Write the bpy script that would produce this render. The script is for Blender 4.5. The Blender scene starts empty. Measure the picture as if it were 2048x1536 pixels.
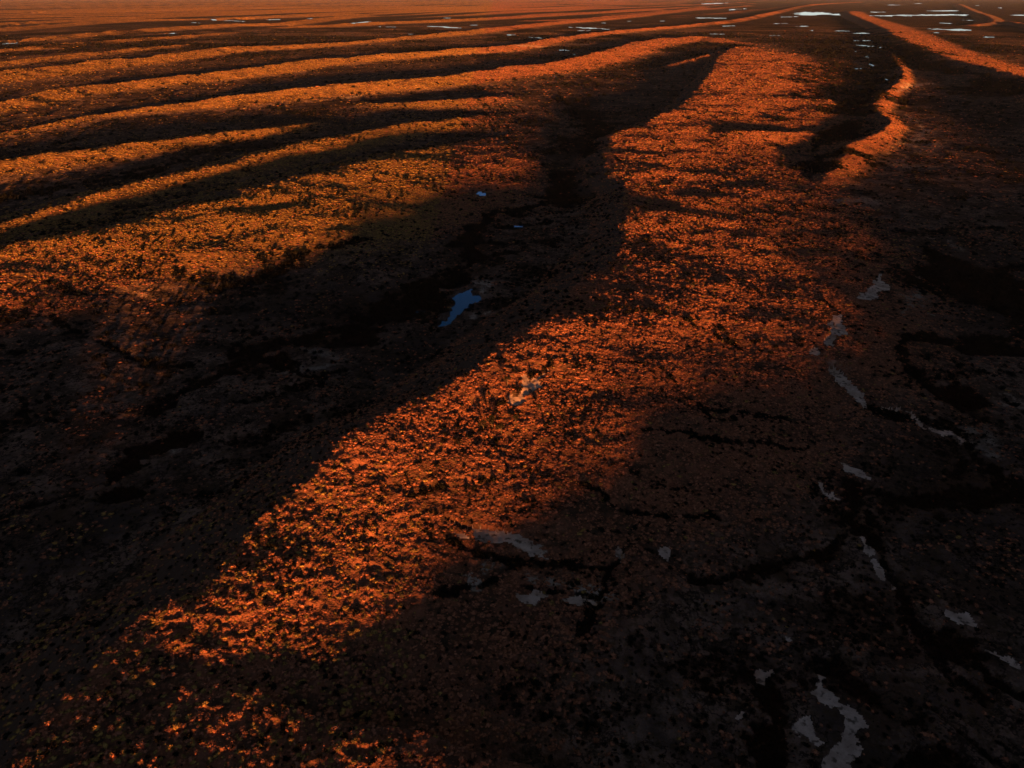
import bpy, math, random
import numpy as np

# ------------------------------------------------------------------ camera, sky, sun, exposure
SC = bpy.context.scene
COL = SC.collection
CAM_H = 120.0
SUN_EL = 1.75          # degrees above the horizon
SUN_TRAVEL = -9.0      # light travels towards this heading (degrees clockwise from +Y)

cam_d = bpy.data.cameras.new('camera'); cam = bpy.data.objects.new('camera', cam_d); COL.objects.link(cam)
cam.location = (0, 0, CAM_H)
cam.rotation_euler = (math.radians(90 - 26.52), 0, 0)
cam_d.sensor_width = 36; cam_d.lens = 27.404
cam_d.clip_start = 1.0; cam_d.clip_end = 150000
SC.camera = cam

world = bpy.data.worlds.new('World'); SC.world = world; world.use_nodes = True
nt = world.node_tree; nt.nodes.clear()
sky = nt.nodes.new('ShaderNodeTexSky'); sky.sky_type = 'NISHITA'; sky.sun_disc = False
sky.sun_elevation = math.radians(SUN_EL)
# direction to the sun: opposite of travel
tr = math.radians(SUN_TRAVEL)
to_sun = (-math.sin(tr) * math.cos(math.radians(SUN_EL)), -math.cos(tr) * math.cos(math.radians(SUN_EL)), math.sin(math.radians(SUN_EL)))
sky.sun_rotation = math.atan2(to_sun[0], to_sun[1])
sky.altitude = 100; sky.air_density = 1.0; sky.dust_density = 0.4; sky.ozone_density = 2.0
bg = nt.nodes.new('ShaderNodeBackground'); bg.inputs['Strength'].default_value = 0.038
wo = nt.nodes.new('ShaderNodeOutputWorld')
tint = nt.nodes.new('ShaderNodeMix'); tint.data_type = 'RGBA'; tint.blend_type = 'MULTIPLY'; tint.inputs[0].default_value = 1
tc = nt.nodes.new('ShaderNodeTexCoord'); sx = nt.nodes.new('ShaderNodeSeparateXYZ'); cr = nt.nodes.new('ShaderNodeValToRGB')
nt.links.new(tc.outputs['Generated'], sx.inputs[0]); nt.links.new(sx.outputs[2], cr.inputs[0])
# tint added over the sky to shape reflections and shade: cyan low down, more neutral overhead
cr.color_ramp.elements[0].position = 0.0; cr.color_ramp.elements[0].color = (.7, 1.0, 2.2, 1)
cr.color_ramp.elements[1].position = 1.0; cr.color_ramp.elements[1].color = (1.4, .76, .36, 1)
for ps, cl in ((.10, (.8, 1.1, 2.2, 1)), (.38, (.28, .64, 1.2, 1)), (.62, (1.25, .78, .50, 1))):
    e_ = cr.color_ramp.elements.new(ps); e_.color = cl
nt.links.new(cr.outputs[0], tint.inputs[7])
nt.links.new(sky.outputs[0], tint.inputs[6]); 
cb = nt.nodes.new('ShaderNodeValToRGB'); nt.links.new(sx.outputs[2], cb.inputs[0]); cb.color_ramp.interpolation = 'EASE'
cb.color_ramp.elements[0].position = 0.0; cb.color_ramp.elements[0].color = (3.2, 4.3, 4.8, 1)
cb.color_ramp.elements[1].position = 0.14; cb.color_ramp.elements[1].color = (0, 0, 0, 1)
e_ = cb.color_ramp.elements.new(.05); e_.color = (1.5, 2.2, 2.7, 1)
glow = nt.nodes.new('ShaderNodeMix'); glow.data_type = 'RGBA'; glow.blend_type = 'ADD'; glow.inputs[0].default_value = 1  # pale horizon band added so the far water reflects brightly
nt.links.new(tint.outputs[2], glow.inputs[6]); nt.links.new(cb.outputs[0], glow.inputs[7]); nt.links.new(glow.outputs[2], bg.inputs[0]); nt.links.new(bg.outputs[0], wo.inputs[0])

sun_d = bpy.data.lights.new('sun', 'SUN'); sun = bpy.data.objects.new('sun', sun_d); COL.objects.link(sun)
sun_d.energy = 5.0; sun_d.angle = math.radians(1.5); sun_d.color = (1.0, 0.36, 0.085)
from mathutils import Vector
sun.rotation_euler = Vector((-to_sun[0], -to_sun[1], -to_sun[2])).to_track_quat('-Z', 'Y').to_euler()

SC.view_settings.view_transform = 'Standard'; SC.view_settings.look = 'None'
SC.view_settings.exposure = 2.15; SC.view_settings.gamma = 1.0
SC.view_settings.use_curve_mapping = False
SC.cycles.max_bounces = 3; SC.cycles.diffuse_bounces = 1; SC.cycles.glossy_bounces = 2
SC.cycles.transmission_bounces = 0; SC.cycles.volume_bounces = 0
SC.cycles.use_fast_gi = False

# ------------------------------------------------------------------ survey of the land, in metres
# RIDGES: label, lee width, profile exponent, [(x, y, crest height, width of the sunny flank)]
# DARK / PALE: half width, strength, centre line    PANS / WATERS: label, outline
RIDGES = [
 ('long curving red dune with sparse spinifex, its crest sweeping from the lower left corner to the middle of the picture', 22, 1.4, [(-79.7, 73.9, 11.5, 230), (-77.7, 86.5, 11.8, 220), (-77.1, 107.3, 12.0, 170), (-72.0, 119.5, 12.4, 125), (-63.8, 130.7, 13.2, 100), (-50.5, 155.0, 14.4, 95), (-42.0, 173.8, 15.6, 100), (-25.6, 204.1, 16.2, 125), (-4.0, 241.6, 16, 145), (10.4, 271.6, 15.2, 160), (28.3, 309.2, 14, 175), (46.0, 355.1, 13, 180), (59.2, 398.4, 12, 180), (66.8, 443.0, 11.5, 185), (70.8, 504.2, 11, 190), (71.3, 572.5, 10.5, 200), (73.8, 636.1, 10, 220), (83.4, 694.0, 10, 230), (101.4, 744.4, 10, 230), (135.1, 798.3, 10.5, 240), (176.5, 888.9, 11, 250), (243.2, 1087.9, 11.5, 260), (308.4, 1302.9, 12, 270), (423.0, 1716.3, 9, 270), (555.4, 2111.4, 3, 200)]),
 ('small straight spur dune lying behind the head of the long curving dune', 25, 1.3, [(257.0, 1506.3, 1, 30), (299.0, 1565.3, 5, 45), (386.1, 1732.5, 7, 50), (463.4, 1906.9, 5, 50)]),
 ('wavy narrow dune bending twice on the right side of the valley', 22, 1.05, [(207.0, 535.7, 0.8, 15), (224.8, 566.1, 4.7, 22), (246.5, 606.4, 7.0, 27), (268.6, 648.8, 7.8, 27), (298.8, 697.4, 7.8, 30), (326.4, 732.5, 7.4, 28), (355.5, 773.9, 7.0, 22), (381.4, 816.8, 7.0, 16), (400.6, 879.1, 6.6, 20), (415.6, 943.8, 7.0, 26), (442.6, 1003.0, 7.4, 28), (485.2, 1074.0, 7.4, 24), (551.3, 1189.6, 7.4, 20), (625.1, 1336.3, 7.0, 20), (705.0, 1526.0, 6.2, 21), (787.6, 1738.6, 4.7, 22), (880.6, 1981.2, 1.6, 19)]),
 ('long dark-flanked dune running from the far right edge back to the horizon', 60, 1.3, [(553.6, 647.1, 12, 70), (660.2, 924.3, 12, 80), (770.0, 1255.8, 11, 100), (836.1, 1553.6, 11, 130), (931.7, 1910.9, 11, 150), (1112.1, 2442.7, 11, 170), (1446.1, 3369.0, 11, 170), (2205.2, 5630.0, 12, 150), (2738.7, 7000.9, 4, 150)]),
 ('hooked dune in the far right distance', 60, 1.3, [(6230.8, 12060.3, 8, 120), (3774.1, 7085.0, 10, 120), (2922.8, 5300.0, 10, 120), (2283.8, 4064.3, 10, 110), (2020.0, 3704.3, 8, 100)]),
 ('long parallel dune, nearest of the sharp-crested ones at upper left, bending over the valley head', 30, 1.3, [(-479.7, 653.6, 3, 29), (-483.1, 763.8, 3.5, 29), (-465.4, 824.5, 4, 29), (-447.1, 899.4, 4.5, 29), (-405.7, 961.9, 6.5, 42), (-352.8, 1016.1, 10, 61), (-224.3, 1151.6, 11, 72), (-123.3, 1255.8, 11, 87), (0.0, 1444.3, 11.5, 101), (93.6, 1576.4, 12, 109), (229.9, 1949.0, 12, 116), (328.0, 2232.0, 12, 122), (464.1, 2472.4, 11, 122), (574.9, 2580.5, 9, 116), (637.0, 2376.7, 5, 109), (672.8, 2212.4, 1, 72)]),
 ('second long parallel dune at upper left, reaching a far point on the right', 34, 1.3, [(-646.1, 864.4, 9, 49), (-605.2, 974.9, 10, 49), (-598.4, 1105.4, 11, 58), (-557.9, 1201.5, 11, 67), (-442.3, 1416.8, 12, 73), (-361.6, 1630.1, 11, 67), (-191.0, 1857.8, 11, 67), (0.0, 2092.1, 12, 67), (149.9, 2557.3, 10, 61), (349.4, 2988.9, 9, 55), (537.8, 3291.9, 10, 55), (741.9, 3638.2, 10, 55), (1155.7, 4420.6, 12, 61), (1961.9, 6457.7, 13, 73), (3986.1, 11521.9, 13, 86), (6619.7, 16421.8, 10, 86)]),
 ('third long parallel dune at upper left with a broad lit flank', 36, 1.3, [(-852.0, 1158.5, 11, 90), (-818.5, 1338.8, 12, 102), (-787.3, 1515.5, 12, 90), (-728.2, 1698.6, 12, 84), (-672.6, 1987.9, 12, 78), (-537.4, 2153.3, 10, 66), (-440.0, 2309.6, 7, 54), (-338.9, 2580.5, 9, 72), (-207.9, 2867.0, 12, 96), (0.0, 3451.2, 12, 96), (174.7, 3950.3, 11, 84), (434.2, 4502.5, 10, 84), (847.3, 5492.8, 6, 72)]),
 ('thin low dune behind the third parallel dune at left', 30, 1.3, [(-996.3, 1487.0, 5, 60), (-980.9, 1612.2, 6, 60), (-956.5, 1747.2, 7, 65), (-929.1, 1908.2, 7, 65), (-895.6, 2098.3, 6, 60), (-866.6, 2285.8, 2, 50)]),
 ('narrow far dune crossing the dark flats at upper left', 40, 1.3, [(-1245.3, 1873.4, 6, 70), (-1194.9, 2059.4, 7, 80), (-1165.7, 2215.9, 8, 90), (-1113.6, 2450.9, 8, 90), (-1029.5, 2728.9, 7, 80), (-978.9, 3020.4, 3, 70)]),
 ('far dune behind the flats with water at upper left', 50, 1.3, [(-1435.4, 2458.7, 5, 88), (-1401.5, 2517.8, 9, 96), (-1387.7, 2879.3, 10, 96), (-1303.3, 3314.7, 11, 112), (-1215.5, 3635.6, 12, 120), (-1037.1, 3840.6, 12, 128), (-1030.0, 4619.5, 12, 144), (-958.3, 5437.4, 10, 160)]),
 ('far parallel dune left of the small waters', 50, 1.3, [(-1959.3, 3123.2, 9, 150), (-1936.7, 3240.5, 10, 150), (-1989.7, 3911.7, 10, 150), (-1905.5, 4407.6, 10, 150), (-1643.6, 4685.2, 8, 150), (-1391.3, 5169.4, 10, 160), (-1106.4, 5895.0, 10, 160)]),
 ('distant dune low across the upper left', 60, 1.3, [(-2337.4, 3736.6, 9, 160), (-2247.6, 4182.7, 9, 160), (-2166.9, 4953.3, 12, 220), (-2174.2, 6017.9, 14, 260), (-1990.2, 6827.4, 14, 260), (-1262.8, 8280.8, 13, 260), (0.0, 10655.0, 10, 260)]),
 ('distant dune over the upper middle', 60, 1.3, [(-946.6, 3497.1, 5, 150), (-807.4, 3608.1, 9, 150), (-612.4, 3986.6, 10, 150), (-317.6, 4407.6, 10, 160), (-68.6, 4926.4, 10, 160), (442.6, 6065.0, 10, 180), (1233.8, 7735.1, 12, 200)]),
 ('distant fork dune right of the upper middle', 50, 1.3, [(92.5, 4421.3, 5, 140), (335.6, 4584.4, 8, 140), (587.7, 5169.4, 10, 150), (916.6, 5948.6, 9, 160), (1943.5, 8950.6, 9, 170)]),
 ('low sandy swell at the left edge below the parallel dunes', 60, 1.2, [(-421.3, 568.4, 6, 50), (-394.3, 614.5, 7, 55), (-343.1, 669.2, 7.5, 55), (-284.5, 738.0, 7, 55), (-227.6, 797.3, 5, 50), (-201.9, 856.5, 1, 40)]),
 ('faint low swell under the first parallel dune', 50, 1.2, [(-198.5, 1007.8, 0.5, 40), (-123.7, 998.9, 5, 60), (-46.2, 1029.7, 5, 60), (-2.7, 1099.2, 1, 50)]),
 ('narrow swell in front of the broad swell at middle left', 50, 1.2, [(-299.5, 388.1, 7, 40), (-284.6, 428.1, 7.6, 42), (-268.6, 473.5, 8, 44), (-256.3, 521.1, 8, 46), (-226.8, 577.3, 7.8, 50), (-193.5, 655.1, 7.5, 60), (-165.4, 714.4, 7.2, 70), (-118.7, 790.4, 6, 70), (-64.8, 852.9, 4, 60), (-24.6, 914.2, 1, 40)]),
 ('broad low dune with dense spinifex covering the middle left', 60, 0.97, [(-270.7, 329.1, 7.2, 105), (-255.8, 379.2, 7.8, 110), (-223.0, 416.0, 8.6, 125), (-184.8, 461.2, 10, 150), (-152.6, 518.5, 10.5, 180), (-118.9, 584.5, 10, 180), (-81.7, 642.5, 8.5, 150), (-53.2, 691.0, 5.5, 110), (-29.1, 733.4, 2, 80)]),
 ('small mound of red sand among the dark flats right of the long dune', 40, 1.1, [(194.0, 754.6, 4, 40), (208.0, 739.3, 9, 55), (244.5, 739.3, 9, 55), (276.9, 765.9, 5, 50)]),
 ('', 60, 1.2, [(-900, -420, 8, 120), (-500, -300, 9, 120), (-220, -190, 12, 120), (-130, -155, 13.2, 110), (-50, -125, 12.8, 110), (12, -106, 14.2, 110), (42, -92, 17.2, 110), (85, -72, 19.8, 110), (130, -54, 20.6, 110), (175, -40, 21.2, 110), (220, -24, 22, 110), (350, 20, 24, 110), (520, 110, 24, 110), (700, 300, 20, 110), (850, 520, 14, 110)]),  # unseen ridge behind the viewpoint, its heights shaped to shade the foreground
 ('', 34, 1.2, [(-330, -60, 5, 60), (-220, 10, 8, 65), (-150, 60, 11, 70)]),
 ('', 50, 1.2, [(560, 430, 12, 70), (680, 760, 14, 80), (800, 1100, 13, 80)]),  # out-of-view ridge added to shade the flats on the right
 ('', 50, 1.2, [(1300, 1000, 12, 90), (1500, 1700, 13, 90), (1900, 2800, 13, 90), (2300, 4000, 12, 90)]),  # another ridge off to the right, added for its shade
 ('', 34, 1.2, [(390, 250, 8, 30), (450, 400, 11, 40), (515, 600, 11, 40), (560, 720, 8, 40)]),  # unseen ridge added to keep sun off the flats by the wavy dune
]
DARK = [(8.0, 1.0, [(32.5, 598.3), (23.2, 510.0), (4.9, 477.3), (-14.6, 459.4), (-23.0, 417.0), (-29.6, 372.8), (-40.9, 350.1), (-52.3, 329.6), (-62.2, 296.9), (-75.2, 281.2), (-88.9, 273.9), (-95.5, 266.9)]), (6.35, 1.0, [(16.7, 459.4), (-6.9, 442.6)]), (6.13, 1.0, [(4.2, 393.8), (-8.7, 385.2)]), (9.42, 0.8, [(63.2, 693.9), (45.7, 571.7), (31.4, 510.0)]), (8.25, 1.0, [(-33.9, 350.1), (-37.0, 311.0), (-46.2, 299.6), (-63.0, 278.8)]), (3.28, 0.9, [(-132.7, 336.2), (-118.2, 348.6), (-106.9, 379.3), (-94.8, 393.8), (-75.1, 409.3)]), (2.7, 0.5, [(-225.1, 323.2), (-208.3, 332.8), (-181.2, 323.2)]), (4.04, 0.85, [(-117.7, 223.4), (-108.0, 241.6), (-92.6, 260.2), (-75.3, 249.6), (-59.7, 251.7)]), (3.35, 0.7, [(-90.1, 228.6), (-77.8, 232.2), (-66.9, 243.6)]), (6.53, 1.0, [(-126.7, 169.2), (-115.5, 178.6), (-109.8, 187.4), (-102.8, 198.3), (-94.6, 204.1)]), (4.73, 0.6, [(-78.1, 199.7), (-66.9, 215.0)]), (1.86, 0.9, [(-188.6, 299.6), (-164.0, 278.8), (-143.8, 263.8), (-129.1, 255.0), (-115.9, 253.8)]), (1.12, 0.8, [(-168.3, 232.2), (-153.9, 218.3), (-139.4, 211.8)]), (1.65, 0.6, [(-100.4, 317.0), (-87.5, 299.6), (-78.0, 294.2)]), (18.69, 1.0, [(216.6, 381.0), (209.5, 343.0), (216.8, 323.2), (201.4, 278.8), (176.8, 269.2)]), (10.32, 1.0, [(169.2, 269.2), (154.1, 269.2), (133.4, 239.7), (141.8, 232.2)]), (14.12, 1.0, [(283.0, 398.3), (243.8, 350.1)]), (6.39, 0.8, [(159.9, 228.6), (163.8, 218.3)]), (2.55, 1.0, [(90.7, 177.3), (88.9, 162.7), (88.7, 151.6), (88.8, 138.1), (87.9, 125.6), (92.8, 118.5), (95.3, 111.9), (100.4, 105.8)]), (3.67, 1.0, [(90.7, 177.3), (97.4, 173.8), (106.2, 169.7), (118.9, 168.8), (129.5, 175.0), (141.6, 181.0)]), (1.85, 0.9, [(88.1, 160.6), (80.0, 152.5), (73.8, 148.7), (62.0, 141.6), (52.3, 139.8), (42.9, 139.0)]), (3.08, 0.8, [(114.3, 218.3), (120.9, 215.0), (128.8, 211.8), (135.0, 208.7), (133.5, 196.9), (125.9, 183.5)]), (3.0, 0.9, [(87.2, 124.1), (87.7, 114.5), (90.9, 105.8)]), (9.77, 0.8, [(77.5, 103.5), (83.1, 94.9), (88.5, 88.9)]), (3.88, 0.9, [(51.3, 107.0), (46.8, 101.3), (42.9, 90.9)]), (2.8, 0.7, [(57.4, 110.7), (65.7, 114.5), (70.0, 105.8)]), (1.0, 1.0, [(20.5, 169.2), (27.3, 160.6), (34.6, 158.5), (42.4, 160.1), (50.3, 161.6)]), (1.26, 1.0, [(-19.9, 151.6), (-7.5, 144.2), (4.2, 141.2), (14.5, 140.5), (21.9, 139.8), (26.6, 145.1), (26.2, 151.6), (21.0, 154.1)]), (1.19, 1.0, [(26.6, 145.1), (31.6, 146.9), (36.2, 143.0)]), (1.31, 1.0, [(21.5, 139.8), (19.2, 130.1), (16.9, 123.4)]), (1.03, 0.9, [(-16.8, 130.1), (-7.1, 134.0), (-2.7, 139.0), (4.2, 141.2)]), (1.11, 0.8, [(1.8, 134.8), (10.6, 133.2), (19.4, 132.4)]), (0.92, 0.9, [(19.1, 226.8), (46.3, 232.2), (60.9, 208.1), (73.2, 208.1), (81.7, 205.6)]), (1.01, 0.9, [(37.1, 192.7), (55.1, 195.5), (68.9, 192.2), (87.1, 194.7)]), (0.96, 0.8, [(23.8, 269.2), (43.9, 278.8), (68.2, 273.9), (81.5, 251.7)]), (0.76, 0.9, [(-25.8, 160.6), (-16.0, 164.4), (-8.2, 162.2), (-2.5, 167.0)]), (0.98, 0.9, [(-3.6, 202.7), (2.5, 211.8), (10.7, 223.4), (14.4, 232.2)]), (1.09, 0.8, [(48.3, 215.0), (58.6, 211.8), (69.1, 210.3)]), (1.2, 0.5, [(24.3, 181.0), (40.6, 171.5), (54.7, 169.2)]), (6.04, 0.9, [(-341.5, 510.0), (-327.3, 531.7), (-310.1, 558.3), (-273.5, 598.3), (-269.9, 670.3), (-248.3, 693.9)]), (5.44, 0.9, [(-305.3, 585.6), (-281.4, 617.4)]), (3.6, 0.5, [(20.3, 103.5), (12.2, 96.9)]), (61.9, 0.9, [(1295.1, 3278.3), (1096.7, 2536.5), (831.5, 1737.6), (759.4, 1400.6), (704.3, 1138.4)]), (31.56, 0.9, [(388.9, 913.7), (580.6, 1314.6), (779.9, 1737.6)]), (14.12, 0.9, [(232.2, 607.7), (308.7, 760.0), (376.6, 856.5)]), (109.73, 0.6, [(1287.5, 3834.6), (763.2, 2064.4), (418.9, 1052.8)]), (53.64, 0.55, [(364.3, 1887.4), (202.1, 1497.9), (93.9, 1238.3)]), (32.19, 0.6, [(84.5, 1108.5), (83.7, 874.8), (65.3, 719.0)]), (50.29, 0.5, [(559.4, 1052.8), (545.4, 913.7)]), (73.15, 0.0, [(90.3, 510.0), (92.7, 2064.4)]), (93.13, 0.8, [(-864.3, 3185.5), (-603.5, 3185.5), (-237.6, 3278.3)]), (70.59, 0.8, [(-1215.3, 2008.0), (-1022.1, 2399.8), (-826.8, 2689.2)]), (76.64, 0.8, [(-1277.6, 3014.7), (-1099.7, 3278.3), (-957.4, 3535.0)]), (134.11, 0.8, [(145.6, 3278.3), (393.4, 3834.6), (1260.7, 5781.9)]), (365.76, 0.7, [(1595.9, 5781.9), (3511.3, 10561.5), (982.1, 3535.0)])]  # scrub strokes; the one along the far right dune also paints its lee shade
PALE = [(2.08, 1.0, [(-29.9, 344.4), (-21.9, 346.5), (-12.9, 343.0), (-12.1, 330.9)]), (1.68, 1.0, [(-43.7, 299.6), (-36.5, 305.2), (-29.7, 299.6)]), (1.27, 1.0, [(-17.3, 299.6), (-13.5, 308.1)]), (1.06, 1.2, [(-10.2, 304.1), (-7.6, 309.8)]), (2.31, 0.7, [(177.2, 323.2), (188.7, 343.0), (197.8, 357.4)]), (3.08, 0.6, [(160.1, 299.6), (176.1, 323.2)]), (4.21, 0.5, [(228.8, 417.0), (235.6, 398.3)]), (2.28, 0.9, [(-10.6, 137.3), (-2.7, 139.0)]), (2.91, 1.0, [(4.1, 137.8), (17.5, 135.2)]), (3.77, 0.5, [(133.5, 208.7), (136.5, 202.7)]), (1.96, 0.6, [(161.9, 232.2), (166.2, 225.1)]), (2.09, 0.4, [(110.5, 247.6), (117.7, 243.6)]), (2.52, 0.5, [(-86.0, 249.6), (-69.1, 253.8)]), (1.47, 0.7, [(-101.7, 195.5), (-99.5, 195.5)]), (3.67, 0.4, [(-76.3, 269.2), (-59.5, 260.2)]), (6.46, 0.5, [(215.9, 496.5), (231.4, 503.2)]), (4.97, 0.7, [(355.8, 719.0), (410.3, 805.6), (439.2, 913.7)]), (11.18, 0.35, [(302.1, 627.4), (369.3, 719.0)]), (5.26, 0.8, [(-217.4, 1074.4), (-203.1, 1085.6)]), (13.55, 0.9, [(158.7, 2324.5), (200.5, 2300.4)]), (10.32, 0.7, [(7.4, 2083.9), (98.0, 2186.9)]), (7.64, 0.8, [(811.9, 1519.0), (815.7, 1419.0)]), (5.8, 0.9, [(518.8, 1120.3), (577.0, 1203.2), (633.0, 1275.4)]), (19.16, 0, [(464.9, 1138.4), (495.6, 1052.8)])]
PANS = [
 ('pale clay pan on the lit flank of the long dune, with trees at its lower edge', [(3.7, 221.6), (5.4, 216.3), (8.1, 218.3), (12.6, 228.6), (9.7, 216.6), (6.9, 211.8), (4.0, 206.9), (2.4, 203.3), (-2.1, 202.7), (-1.5, 207.5), (1.7, 208.1), (3.3, 211.8), (1.7, 214.4)]),
 ('thin crescent of pale clay, topmost of the pans on the right flats', [(176.3, 360.4), (173.3, 348.6), (169.2, 342.3), (165.7, 341.6), (170.9, 347.9)]),
 ('grey clay pan with an orange upper rim right of the long dune', [(147.4, 318.2), (158.0, 325.7), (166.0, 337.5), (171.0, 341.6), (166.9, 330.9), (161.3, 321.9), (153.9, 315.8), (148.6, 312.2)]),
 ('bright upright clay pan with a toothed left edge on the right flats', [(128.8, 293.1), (130.3, 291.5), (133.9, 295.2), (130.0, 284.8), (128.7, 273.9), (122.4, 269.2), (120.4, 263.8), (117.1, 259.3), (115.6, 262.0), (117.5, 269.2), (121.1, 273.9), (125.2, 284.8)]),
 ('small pale clay pan just below the upright pan', [(107.0, 257.2), (109.0, 258.9), (111.3, 258.0), (110.2, 253.8), (107.5, 251.3), (105.7, 253.3)]),
 ('long slanting pinkish clay pan on the right flats', [(105.6, 244.8), (109.3, 244.4), (112.6, 244.8), (114.2, 238.9), (114.2, 234.4), (115.5, 230.0), (114.9, 224.4), (114.0, 218.3), (111.7, 217.0), (110.9, 221.0), (111.4, 226.5), (110.0, 232.2), (108.5, 237.4), (108.3, 242.4)]),
 ('narrow winding strip of pale clay along a dark creek', [(118.6, 221.0), (125.1, 221.0), (127.0, 216.3), (127.6, 209.3), (131.1, 206.9), (135.0, 207.2), (134.9, 201.8), (132.2, 197.7), (132.0, 198.9), (133.5, 201.5), (133.5, 205.0), (129.3, 204.4), (126.1, 207.5), (125.3, 214.4), (123.7, 218.6), (118.1, 219.0)]),
 ('slanting clay pan above the creek junction at lower right', [(92.6, 187.9), (95.4, 186.1), (97.7, 184.0), (99.1, 180.5), (98.0, 178.6), (95.3, 180.5), (93.1, 181.8), (92.4, 184.8)]),
 ('curved hook of pale clay left of the creek junction', [(83.8, 178.6), (84.5, 178.1), (83.6, 173.8), (84.6, 171.9), (86.0, 175.0), (85.5, 171.9), (86.7, 170.8), (86.1, 169.4), (84.0, 170.1), (82.6, 171.9), (82.8, 175.0)]),
 ('rounded pale clay patch beside the dark creek', [(86.2, 156.5), (87.3, 156.1), (87.0, 153.3), (86.5, 151.8), (87.6, 151.0), (86.8, 148.4), (85.0, 147.6), (84.3, 149.1), (84.7, 151.0), (86.0, 152.5), (85.9, 154.5)]),
 ('long clay patch following the creek downstream', [(84.5, 146.9), (86.4, 147.5), (86.4, 145.4), (86.4, 142.4), (85.9, 139.8), (84.5, 139.2), (84.0, 141.2), (84.7, 144.0)]),
 ('small clay spot by the creek below the long patch', [(86.3, 138.5), (87.1, 138.1), (87.3, 136.3), (85.5, 136.5)]),
 ('brownish clay bank on the outer side of the lower creek', [(93.4, 128.9), (95.4, 129.8), (96.5, 128.9), (98.8, 129.8), (99.0, 127.4), (98.5, 124.1), (96.7, 125.0), (94.6, 126.2)]),
 ('clay bank at the right edge of the picture by the lower creek', [(96.2, 118.8), (98.5, 117.8), (101.1, 116.1), (100.9, 112.2), (99.4, 114.0), (97.3, 116.5)]),
 ('long pale clay pan in the creek head at lower middle, partly lit orange', [(-15.4, 152.5), (-12.0, 151.0), (-7.7, 151.0), (-2.9, 150.6), (1.9, 149.1), (4.9, 148.2), (7.2, 145.4), (9.5, 141.9), (5.9, 143.0), (2.5, 144.7), (-1.1, 146.2), (-4.6, 146.2), (-8.2, 147.6), (-11.3, 149.5)]),
 ('thin clay sliver left of the creek head pan', [(-14.6, 148.9), (-11.2, 148.2), (-8.8, 146.2), (-11.7, 146.2)]),
 ('grey clay pan below the creek, left one of a pair', [(0.4, 131.3), (2.8, 131.0), (4.9, 132.8), (7.3, 132.9), (9.2, 132.0), (7.8, 130.7), (6.1, 130.4), (4.5, 127.7), (2.6, 128.0), (1.7, 129.8)]),
 ('grey clay pan below the creek, right one of a pair', [(10.0, 130.4), (12.8, 132.0), (15.0, 132.4), (16.7, 131.3), (18.8, 131.0), (18.2, 128.9), (16.6, 130.4), (14.5, 128.6), (12.6, 129.5)]),
 ('small orange-tinted clay pan at the fork of the creek', [(34.1, 147.6), (38.1, 149.1), (37.0, 145.4), (36.2, 143.5), (34.6, 145.1)]),
 ('slim clay flake right of the creek fork', [(25.1, 148.7), (26.4, 145.1), (25.1, 142.3), (23.8, 145.1)]),
 ('largest pale clay pan, running out of the picture at lower right', [(60.7, 112.7), (62.2, 111.9), (61.1, 110.7), (60.7, 108.5), (61.8, 106.3), (64.5, 104.4), (64.9, 102.2), (65.1, 99.1), (63.1, 98.6), (62.8, 95.9), (61.4, 93.3), (59.2, 90.9), (57.3, 85.3), (53.0, 85.3), (54.4, 92.8), (56.8, 94.9), (59.8, 96.5), (61.1, 99.5), (61.4, 102.2), (59.9, 104.2), (58.4, 105.4), (56.7, 106.3), (56.8, 108.0), (59.0, 108.7), (60.0, 110.4)]),
 ('pale clay pan left of the largest one', [(50.7, 99.5), (53.6, 101.6), (55.8, 101.7), (55.0, 98.9), (55.9, 95.7), (54.4, 96.1), (52.9, 97.4), (51.1, 98.0)]),
 ('small brownish clay pan above the pale pans at lower right', [(47.4, 112.4), (49.0, 113.7), (50.4, 112.9), (52.7, 114.0), (51.5, 112.2), (50.0, 111.4), (49.3, 109.3), (48.0, 109.9)]),
 ('smallest clay flake at the lower right', [(40.5, 100.8), (42.9, 103.3), (43.7, 103.1), (42.6, 101.5)]),
 ('faint clay sliver in the flats at lower right', [(56.1, 122.4), (57.9, 122.1), (58.6, 119.9), (57.0, 120.4)]),
]
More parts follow.
